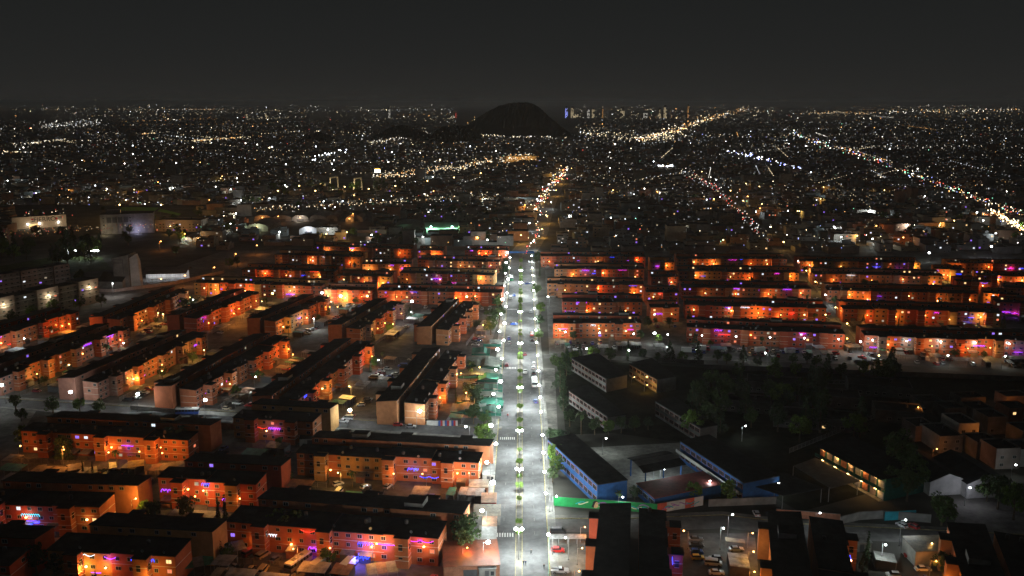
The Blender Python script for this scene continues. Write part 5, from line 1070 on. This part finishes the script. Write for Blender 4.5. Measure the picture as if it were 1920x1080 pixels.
# green lit shed with sign
a = G(796, 441); b = G(858, 440); L = (b - a).length; gs = empty('green_lit_shed', a); mb = MB(); mb.profx([(0, 0), (30, 0), (30, 8), (15, 10), (0, 7)], 0, L, M_WHITEW); ob('wall', mb, gs); mb = MB(); mb.profx([(-.4, 7.05), (15, 10.05), (30.4, 8.05), (30.4, 8.3), (15, 10.35), (-.4, 7.3)], -.4, L + .4, M_DKWALL); ob('roof', mb, gs)
ob('sign_board', MB().box(L * .42, L * .62, -.2, -.004, 3.2, 6.2, M_WHITEW), gs); text('Diola', 2.6, M_INK, gs, (L * .52, -.28, 4.6), (PI / 2, 0, 0))
for x in (.22, .85): light(gs, (L * x, -6, 8), (.35, 1, .55), 3200, .4); m = MB(); m.tube((0, 0, 0), (0, 0, 9), .15, .1, M_METAL); ob('mast', m, gs, (L * x, -6.5, 0)); ob('lamp_head', MB().ball((0, 0, 0), 1.0, .6, .7, emis('green_white', (.5, 1, .75), 16)), gs, (L * x, -6.5, 9))
tag(gs, 'shed lit bright green with a small sign', 'shed')
# gate pylons of the road bridge
for x0, x1, by, tp, lb in ((619, 630, 354, 332, 'left one of the pair of pale bridge gateway pylons'), (664, 675, 358, 334, 'right one of the pair of pale bridge gateway pylons')):
    a = G(x0, by); b = G(x1, by - 7); w_ = G(x1, by).x - a.x; hh = (by - tp) / (by - 190) * 125; r = empty('bridge_pylon', a); dy = b.y - a.y
    for xx, yy in ((0, 0), (w_ * 1.0, dy * .3)): mb = MB(); mb.tube((xx, yy, 0), (xx + (w_ * .08 if xx == 0 else -w_ * .08), yy, hh), 1.2, .9, M_CREAM, 6); ob('leg', mb, r)
    mb = MB(); mb.tube((w_ * .06, 0, hh - .6), (w_ * .94, dy * .3, hh - .6), 1.0, 1.0, M_CREAM, 6); ob('crossbeam', mb, r); light(r, (w_ * .5, -12, 3), (1, .9, .5), 5200, .5); ob('uplight', MB().ball((0, 0, 0), .6, .6, .4, E_AMBER), r, (w_ * .5, -12.5, .6)); tag(r, lb, 'bridge pylon', 'bridge gateway pylons')
bb = empty('billboard', G(708, 333)); ob('post', MB().tube((0, 0, 0), (0, 0, 9), .6, .5, M_METAL), bb); ob('panel', MB().box(-4.5, 4.5, -.4, .4, 8.5, 13.5, emis('billboard_glow', (1, .93, .75), 7)), bb); ob('crown_panel', MB().box(-4.5, 4.5, -.4, .4, 13.6, 15, emis('billboard_amber', (1, .5, .05), 3)), bb); tag(bb, 'glowing white and amber billboard by the bridge', 'billboard')
wv_ = house((948, 303), 66, 25, 11, M_CREAM, 'long amber floodlit building below the dark hill', .1, cat='building', name='building', tank=False)
for k in range(3): light(wv_, (11 + k * 22, -12, 4), (1, .55, .14), 1500, .5)
# radio mast
rm = empty('lattice_mast', G(745, 357)); mb = MB()
for sx_, sy_ in ((-1, -1), (1, -1), (1, 1), (-1, 1)): mb.tube((sx_ * 3, sy_ * 3, 0), (sx_ * .4, sy_ * .4, 22), .25, .15, M_METAL, 4)
for z in range(3, 22, 4):
    s = 3 - 2.6 * z / 22; mb.tube((-s, -s, z), (s, -s, z + 3), .12, .12, M_METAL, 4); mb.tube((s, -s, z), (-s, -s, z + 3), .12, .12, M_METAL, 4)
ob('lattice', mb, rm); tag(rm, 'thin lattice mast beyond the warehouses', 'mast')
# hills
def hill(name, base_y, prof, depth, seed):
    zc = G(960, base_y).y; rnd = random.Random(seed); mb = MB(); xs = []; n = 90; m = 26
    x0, x1 = prof[0][0], prof[-1][0]; P = []
    def hgt(px):
        for (a, ya), (b, yb) in zip(prof, prof[1:]):
            if a <= px <= b:
                t = (px - a) / (b - a); t = t * t * (3 - 2 * t) if False else t; return ya + (yb - ya) * t
        return base_y
    for j in range(m + 1):
        v = j / m; yy = zc + depth * v
        for i in range(n + 1):
            px = x0 + (x1 - x0) * i / n; X = G(px, base_y).x; top = hgt(px); hz = max(0.0, (base_y - top) / (base_y - 190.0) * 125.0 * (1 + depth * .5 / zc * 0)); f = math.sin(PI * min(1, max(0, v))) ** .6
            P.append((X * (1 + .0 * v), yy, hz * f + (rnd.uniform(-2.2, 2.2) if hz > 6 and 0 < v < 1 else 0) - (.5 if v in (0, 1) else 0)))
    F = [(j * (n + 1) + i, j * (n + 1) + i + 1, (j + 1) * (n + 1) + i + 1, (j + 1) * (n + 1) + i) for j in range(m) for i in range(n)]
    mb.add(P, F, M_HILL); o = ob(name, mb); o['kind'] = 'structure'; return o
M_HILL = mat('scrub_hill', (.022, .028, .018), 1, .5, .03, .0)
hill('hill', 256, [(845, 256), (870, 238), (890, 224), (910, 211), (935, 199), (955, 194.0), (975, 192.2), (992, 192.6), (1003, 196), (1012, 201), (1024, 211), (1036, 223), (1050, 233), (1062, 243), (1074, 252), (1085, 256)], 420, 1)
hill('hill', 263, [(680, 263), (705, 252), (725, 241), (745, 236), (770, 240), (795, 252), (815, 262)], 200, 2)
hill('hill', 268, [(775, 268), (800, 254), (825, 240), (848, 236), (868, 238), (890, 250), (905, 268)], 200, 3)
hill('hill', 268, [(545, 268), (570, 255), (590, 249), (605, 255), (625, 268)], 160, 4)
def ridge(base_y, pts, seed, depth):
    rnd = random.Random(seed); Y = G(960, base_y).y; mb = MB(); P = []; n = 160
    def top(px):
        for (a, ya), (b, yb) in zip(pts, pts[1:]):
            if a <= px <= b: t = (px - a) / (b - a); t = t * t * (3 - 2 * t); return ya + (yb - ya) * t
        return base_y
    zz = []
    for i in range(n + 1):
        px = -150 + 2220 * i / n; zz.append(((px - 960) / FPX * Y / CP, max(0, CAM_H + (190 - top(px)) / FPX * Y + rnd.uniform(-.4, .4) / FPX * Y)))
    for j in range(7):
        f = math.sin(PI * j / 6) ** .8
        for x, z in zz: P.append((x, Y + depth * j / 6, z * f - 1))
    mb.add(P, [(j * (n + 1) + i, j * (n + 1) + i + 1, (j + 1) * (n + 1) + i + 1, (j + 1) * (n + 1) + i) for j in range(6) for i in range(n)], M_HILL); o = ob('mountains', mb); o['kind'] = 'structure'
ridge(197, [(-150, 189), (60, 190.5), (260, 188), (420, 190.5), (600, 188.5), (760, 190), (930, 189.6), (1080, 190), (1260, 190), (1420, 191), (1600, 189.5), (1760, 191), (2070, 189)], 3, 4000)
# houses of the middle distance: the nearer three hundred one by one, the rest as one mass
HC = [mat('house_wall_%d' % i, c, .9, .15, .3, .1, 0, .3) for i, c in enumerate([(.30, .28, .26), (.36, .30, .22), (.20, .20, .21), (.40, .38, .36), (.34, .20, .14), (.22, .26, .27)])]
HN = ['grey', 'tan', 'dark grey', 'whitewashed', 'brick red', 'bluish']
def av_x(py):
    for (a, ya), (b, yb) in zip(AVPX, AVPX[1:]):
        if yb <= py <= ya: t = (ya - py) / (ya - yb + 1e-6); return a + (b - a) * t
    return 1065
RESV = [(0, 385, 360, 540), (455, 398, 690, 442), (730, 415, 870, 443), (610, 325, 690, 362), (180, 470, 420, 560)]
ROADS = [[(1195, 263), (1260, 245), (1330, 222), (1400, 203)], [(1475, 245), (1540, 268), (1600, 285), (1660, 305), (1720, 330), (1780, 352), (1850, 378), (1920, 402)], [(700, 330), (790, 322), (860, 312), (930, 300), (1000, 290)], [(1275, 318), (1310, 335), (1345, 355), (1390, 400), (1440, 450)]]
def on_road(px, py):
    for rd in ROADS:
        for a, b in zip(rd, rd[1:]):
            t = ((px - a[0]) * (b[0] - a[0]) + (py - a[1]) * (b[1] - a[1])) / ((b[0] - a[0]) ** 2 + (b[1] - a[1]) ** 2)
            if -.05 < t < 1.05 and abs(py - a[1] - t * (b[1] - a[1])) < 3 + (py - 190) * .035 and abs(px - a[0] - t * (b[0] - a[0])) < 30: return True
    return False
def ok_house(px, py):
    if on_road(px, py): return False
    if abs(px - av_x(py)) < 16 + 30 * (py - 300) / 180: return False
    for x0, y0, x1, y1 in RESV:
        if x0 - 8 < px < x1 + 8 and y0 < py < y1: return False
    for i in range(4, len(ST3)):
        a = PX(ST3[i - 1]); b = PX(ST3[i])
        if b[1] <= py <= a[1]:
            t = (a[1] - py) / (a[1] - b[1]); 
            if abs(px - (a[0] + t * (b[0] - a[0]))) < 16: return False
    return True
HP = {}
def house_proto(i, j):
    if (i, j) in HP: return HP[(i, j)]
    rnd = random.Random(i * 10 + j); w_, d_, h = rnd.uniform(9, 22), rnd.uniform(10, 18), rnd.choice((3.4, 5.8, 6.2, 8.6)); m = HC[i]; mb = MB()
    mb.box(0, w_, 0, d_, 0, h, m, M_ROOF2); 
    for x0, x1, y0, y1 in ((0, w_, 0, .2), (0, w_, d_ - .2, d_), (0, .2, .2, d_ - .2), (w_ - .2, w_, .2, d_ - .2)): mb.box(x0, x1, y0, y1, h + .002, h + .6, m)
    r2 = MB(); r2.box(w_ * .55, w_ * .9, d_ * .4, d_ * .8, h + .004, h + 2.5, m, M_ROOF2)
    wn = []
    for f in range(int(h / 2.8)):
        for k in range(int(w_ / 3)):
            if rnd.random() < .75: wn.append((w_ * (k + .5) / int(w_ / 3), -.01, 1.6 + f * 2.8))
    HP[(i, j)] = (mb.mesh('wall'), r2.mesh('roof_room'), wn); return HP[(i, j)]
cnt = 0; tries = 0; HPOS = []
while cnt < 285 and tries < 9000:
    tries += 1; py = 474 - 118 * (R.random() ** 1.25); px = R.uniform(-20, 1940)
    if px < 950 and py > 452 - (0 if px > 460 else -20): continue
    if not ok_house(px, py): continue
    v = G(px, py)
    if any((v.x - q[0]) ** 2 + ((v.y - q[1]) * .9) ** 2 < 300 for q in HPOS): continue
    HPOS.append((v.x, v.y)); i = R.randrange(6); w1, w2, wn = house_proto(i, R.randrange(3)); r = empty('house', v, R.choice((-.06, .02, .1)))
    ob('wall', w1, r); ob('roof_room', w2, r)
    for p in wn:
        if R.random() < .5: ob('window', R.choice(WIN_LIT) if R.random() < .22 else WIN_MESH, r, p, 0, 1.15)
    side = 'left of avenue' if px < av_x(py) else 'avenue side' if px < 1240 else 'by the diagonal street' if px < 1600 else 'right quarter'
    dep = 'behind the blocks' if py > 445 else 'in middle distance' if py > 405 else 'towards the city'
    later(r, HN[i] + ' flat roofed house ' + dep + ', ' + side, 'house', HN[i] + ' houses ' + dep + ' ' + side); cnt += 1
mb = MB(); n = 0; rr = random.Random(11)
while n < 8600:
    py = 228 + 220 * rr.random() ** 1.5 if n < 6300 else rr.uniform(350, 476); px = rr.uniform(-60, 1980)
    if not ok_house(px, py) or (845 < px < 1085 and py < 258) or on_road(px + 5, py): continue
    if py > 440 and px < 955 and (px < 470 or py > 462): n += 1; continue
    v = G(px, py); w_ = rr.uniform(8, 20); d_ = rr.uniform(8, 18); h = rr.choice((3.2, 5.8, 6.2, 8.8)) * (1 if rr.random() > .03 else 2.2); m = HC[rr.randrange(6)]
    if py > 356 and any((v.x - q[0]) ** 2 + (v.y - q[1]) ** 2 < 480 for q in HPOS): n += 1; continue
    mb.box(v.x, v.x + w_, v.y, v.y + d_, 0, h, m, M_ROOF2); n += 1
o = ob('distant_houses', mb); o['kind'] = 'stuff'; o['label'] = 'mass of small flat roofed houses covering the plain to the horizon'
# lamps that light the middle distance
for i in range(120):
    px = R.uniform(0, 1920); py = 468 - 130 * R.random() ** 1.2
    if px < 450 and py > 440: continue
    if not ok_house(px, py): continue
    kd = R.choice(('led', 'led', 'sodium', 'amber', 'amber')); lamp(G(px, py), 8, kd, 1700, {'led': 'white', 'sodium': 'orange', 'amber': 'amber'}[kd] + ' street lamp among distant houses', 'street lamps of the middle distance', R.uniform(0, 6), size=1.6)
# tree masses of the middle distance
for i in range(120):
    px = R.choice((R.uniform(0, 460), R.uniform(460, 940), R.uniform(1020, 1920))); py = R.uniform(372, 462)
    if px > 460 and not ok_house(px, py) or (195 < px < 352 and py < 418): continue
    tree('broad', G(px, py), R.uniform(1.0, 1.9), 'dark street tree among distant houses', 'street trees of the middle distance')
for i in range(34):
    px = R.uniform(480, 760); py = R.uniform(352, 372); tree('broad', G(px, py), R.uniform(1.4, 2.2), 'amber lit tree along the bridge road', 'trees along the bridge road')
for px, py in ((560, 362), (600, 358), (645, 364), (690, 368), (740, 362), (520, 372), (590, 372), (800, 352), (850, 345), (900, 336)): lamp(G(px, py), 10, 'amber', 5200, 'amber lamp along the bridge road', 'bridge road lamps', size=2.4)
# the sea of city lights: lamps and lit windows too many to count
LCOL = [((.86, .93, 1.0), .34), ((1.0, .95, .82), .28), ((1.0, .80, .48), .20), ((1.0, .48, .14), .10), ((.30, .35, 1.0), .04), ((1.0, .12, .08), .025), ((.3, 1.0, .6), .015)]
LST = [.36, 1.1, 3.2, 11.0]
LM = {}
def lmat(ci, si):
    if (ci, si) not in LM: LM[(ci, si)] = emis('city_light_%d_%d' % (ci, si), LCOL[ci][0], LST[si])
    return LM[(ci, si)]
def pick(rnd, wts):
    t = rnd.random() * sum(wts)
    for i, x in enumerate(wts):
        t -= x
        if t <= 0: return i
    return len(wts) - 1
cl = MB(); rr = random.Random(5)
def spark(px, py, ci, si, sz=1.0, z=None):
    v = G(px, py, z if z is not None else rr.uniform(3, 9) if py < 330 else rr.uniform(6, 11)); r = v.y / 933.0 * .33 * sz * (.8 if py < 240 else 1)
    cl.add([(v.x - r, v.y, v.z), (v.x + r, v.y, v.z), (v.x, v.y, v.z - r), (v.x, v.y, v.z + r), (v.x, v.y - r, v.z), (v.x, v.y + r, v.z)], [(0, 4, 3), (4, 1, 3), (1, 5, 3), (5, 0, 3), (4, 0, 2), (1, 4, 2), (5, 1, 2), (0, 5, 2)], lmat(ci, si))
def in_hill(px, py):
    return (855 < px < 1075 and py < 255 and py > 190) or (700 < px < 790 and 236 < py < 262) or (800 < px < 890 and 238 < py < 266)
for i in range(4600):
    px = rr.uniform(-10, 1930); u = rr.random()
    py = 194.5 + (rr.random() ** 1.5) * 75 if u < .52 else rr.uniform(250, 330) if u < .80 else rr.uniform(330, 455)
    if in_hill(px, py): continue
    if py > 330 and not ok_house(px, py): continue
    dens = .55 + .45 * math.sin(px * .011 + py * .05) * math.sin(px * .023 - py * .09 + 1)
    if rr.random() > dens: continue
    wts = [c[1] for c in LCOL]
    if py < 240: wts = [.16, .26, .38, .16, .01, .02, .01]
    spark(px, py, pick(rr, wts), pick(rr, [.12, .34, .38, .16] if py < 226 else [.40, .36, .19, .05] if py < 330 else [.5, .3, .14, .06]), rr.choice((.7, .8, 1, 1, 1.2)))
def line(pts, n, cis, sis, jit, sz=1.0):
    seg = [math.dist(a, b) for a, b in zip(pts, pts[1:])]; T = sum(seg)
    for i in range(n):
        t = rr.random() * T
        for (a, b), s in zip(zip(pts, pts[1:]), seg):
            if t <= s: q = t / s; spark(a[0] + (b[0] - a[0]) * q + rr.gauss(0, jit * 2), a[1] + (b[1] - a[1]) * q + rr.gauss(0, jit), rr.choice(cis), rr.choice(sis), sz * rr.uniform(.8, 1.4), 10); break
            t -= s
line([(1195, 263), (1260, 245), (1330, 222), (1400, 203)], 400, [2, 2, 3, 3, 1], [0, 1, 2, 2, 3], 2.8)
line([(1475, 245), (1540, 268), (1600, 285), (1660, 305), (1720, 330), (1780, 352), (1850, 378), (1920, 402)], 420, [2, 3, 1, 3, 2, 5, 0, 4, 6], [0, 1, 2, 2, 3], 3.0, 1.0)
line([(1360, 282), (1410, 292), (1460, 305), (1500, 316)], 60, [0, 0, 4, 1], [2, 3], 1.6, 1.3)
line([(1640, 210), (1720, 208), (1800, 207), (1920, 205)], 150, [1, 2, 2, 1, 3], [0, 1, 2, 3], 2.2)
line([(1500, 212), (1640, 212)], 100, [2, 2, 3], [1, 1, 2], 1.5)
line([(1100, 250), (1200, 258), (1280, 252)], 200, [1, 2, 2], [1, 2], 4)
line([(1860, 395), (1890, 412), (1920, 430)], 140, [2, 2, 3], [2, 3], 2.4, 1.4); line([(1225, 311), (1265, 311)], 14, [0], [3], .7, 1.6)
line([(1275, 318), (1310, 335), (1345, 355), (1390, 400), (1440, 450)], 170, [0, 1, 2, 5], [1, 2], 2.5)
line([(30, 271), (55, 269), (90, 264), (125, 261)], 50, [2, 2, 1], [1, 2], 1); line([(360, 264), (400, 261), (470, 256)], 90, [3, 2, 2], [1, 2], .8); line([(5, 284), (60, 285)], 22, [2, 1], [2], .6); line([(268, 251), (292, 249)], 20, [3, 2], [1, 2], .6)
line([(80, 236), (140, 232), (190, 228)], 150, [1, 1, 0], [1, 2], 4); line([(1000, 395), (1010, 380), (1030, 352), (1050, 330), (1062, 314)], 170, [0, 5, 2, 2, 3, 1], [1, 2, 2, 3], 3, 1.1); line([(978, 480), (992, 460), (1004, 440), (1014, 410), (1024, 385)], 40, [0, 2, 2, 5], [1, 2, 3], 2, 1.0)
line([(570, 305), (600, 292), (650, 282)], 16, [0, 0], [3], 2, 1.5); line([(690, 268), (760, 256), (800, 250), (860, 254)], 130, [1, 2, 1], [1, 2], 2); line([(870, 238), (900, 218), (930, 205)], 14, [2, 3], [1, 2], 1.2); line([(880, 252), (960, 256), (1060, 258)], 60, [2, 1], [1, 2], 1.5)
line([(480, 392), (600, 384), (760, 376), (930, 366)], 260, [2, 3, 2, 1], [0, 1, 2], 3); line([(700, 330), (790, 322), (860, 312), (930, 300), (1000, 290)], 380, [2, 2, 1, 3], [1, 2, 2], 3.5); line([(0, 410), (60, 402), (140, 396)], 30, [2, 1, 5], [1, 2], 4); line([(0, 440), (150, 428), (330, 420)], 160, [3, 2, 5], [0, 1], 4)
for i in range(26000):   # faint windows and far lamps, extra ones added to read as haze glow
    px = rr.uniform(-10, 1930); py = 194.3 + (rr.random() ** 1.7) * 190
    if in_hill(px, py) or (py > 330 and not ok_house(px, py)): continue
    if rr.random() > .62 + .38 * math.sin(px * .013 + py * .06) * math.sin(px * .031 - py * .11 + 2): continue
    spark(px, py, pick(rr, [.2, .3, .33, .12, .02, .02, .01] if py < 250 else [.34, .28, .2, .1, .04, .03, .01]), 0 if rr.random() < .6 else 1, rr.uniform(.35, .7))
for i in range(170):     # streets: short rows of lamps that follow the two directions of the grid
    px = rr.uniform(0, 1920); py = 205 + 200 * rr.random() ** 1.4; n_ = rr.randrange(8, 22); ci = rr.choice((0, 1, 1, 2, 2, 2, 3)); a = G(px, py); k_ = rr.choice((.0, .0, .5, 1.0, 1.35, 2.2)); d_ = Vector((math.cos(k_), math.sin(k_), 0)) * rr.uniform(18, 40) * (1 + 220 / (py - 185))  / 3
    for q in range(n_):
        x_, y_ = PX(a + d_ * (q + rr.uniform(-.2, .2)))
        if 190 < y_ < 430 and not in_hill(x_, y_) and (y_ < 330 or ok_house(x_, y_)): spark(x_, y_, ci, rr.choice((1, 1, 2, 2)), rr.uniform(.7, 1.1), 7)
for i in range(520):   # shop fronts, porch lamps and windows of the middle distance
    px = rr.uniform(0, 1920); py = rr.uniform(365, 476)
    if px < 955 and py > (455 if px > 470 else 440): continue
    if ok_house(px, py): spark(px, py, pick(rr, [.3, .2, .2, .16, .06, .04, .04]), pick(rr, [.3, .4, .22, .08]), rr.uniform(.8, 1.5))
for i in range(60):   # brighter lamps of nearer quarters
    px = rr.uniform(0, 1920); py = rr.uniform(265, 400)
    if not in_hill(px, py) and ok_house(px, py): spark(px, py, rr.choice((0, 0, 1, 1, 2)), 3, 2.0)
o = ob('city_lights', cl); o['kind'] = 'stuff'; o['label'] = 'thousands of lamps and lit windows strewn over the far city'
# skyline towers
TW = [(1062, 199, 5, 4, 'blue lit tower right of the dark hill'), (1073, 199, 6, 2, 'tower with a yellow crown beside the blue one'), (1103, 203, 5, 1, 'pale window tower on the skyline'), (1112, 202, 5, 2, 'amber window tower on the skyline'), (1130, 201, 2, 3, 'thin orange spire on the skyline'), (1167, 200, 8, 2, 'broad stepped tower on the skyline'), (1237, 202, 4, 2, 'yellow window tower on the skyline'), (1247, 197, 6, 2, 'tall twin lit tower on the skyline'), (1290, 195, 3, 3, 'slim orange topped tower on the skyline'), (1081, 213, 7, 2, 'low block glowing amber below the skyline'), (1210, 210, 8, 1, 'wide low lit block below the skyline'), (730, 200, 4, 1, 'lone white lit tower left of the hill'), (463, 213, 4, 2, 'amber tower at the far left skyline'), (855, 210, 3, 5, 'red lit mast tower left of the hill'), (500, 212, 6, 2, 'dim wide tower at the far left skyline')]
for px, top, wpx, ci, lb in TW:
    by = 222.0; v = G(px, by); w_ = wpx * v.y / FPX; hh = (by - top) / (by - 190) * 125; r = empty('skyline_tower', v); mb = MB(); mb.box(-w_ / 2, w_ / 2, 0, w_, 0, hh * .86, HC[2]); mb.box(-w_ * .35, w_ * .35, w_ * .1, w_ * .8, hh * .86, hh, HC[2]); ob('wall', mb, r)
    mb = MB(); nr = max(4, int(hh / 9))
    for f in range(nr):
        for k in range(3):
            if rr.random() < .7: x = -w_ / 2 + w_ * (k + .2) / 3; mb.box(x, x + w_ * .2, -.6, -.1, hh * .8 * (f + .2) / nr + 3, hh * .8 * (f + .7) / nr + 3, lmat(ci, 1 if ci != 4 else 2))
    q = ob('lit_windows', mb, r); q['kind'] = 'stuff'; tag(r, lb, 'tower', 'skyline towers')
# ------------------------------------------------ night haze over the plain
hz = bpy.data.materials.new('night_haze'); hz.use_nodes = True; n = hz.node_tree.nodes; n.clear(); om = n.new('ShaderNodeOutputMaterial'); pv = n.new('ShaderNodeVolumePrincipled')
pv.inputs['Color'].default_value = (.99, 1.0, .99, 1); pv.inputs['Density'].default_value = 6.0e-5; pv.inputs['Anisotropy'].default_value = 0.5; hz.node_tree.links.new(pv.outputs[0], om.inputs['Volume'])
mb = MB(); mb.box(-44000, 44000, -250, 55000, -1.5, 139, hz); o = ob('haze', mb); o['kind'] = 'stuff'; o['label'] = 'thin night haze over the whole city'
settle()
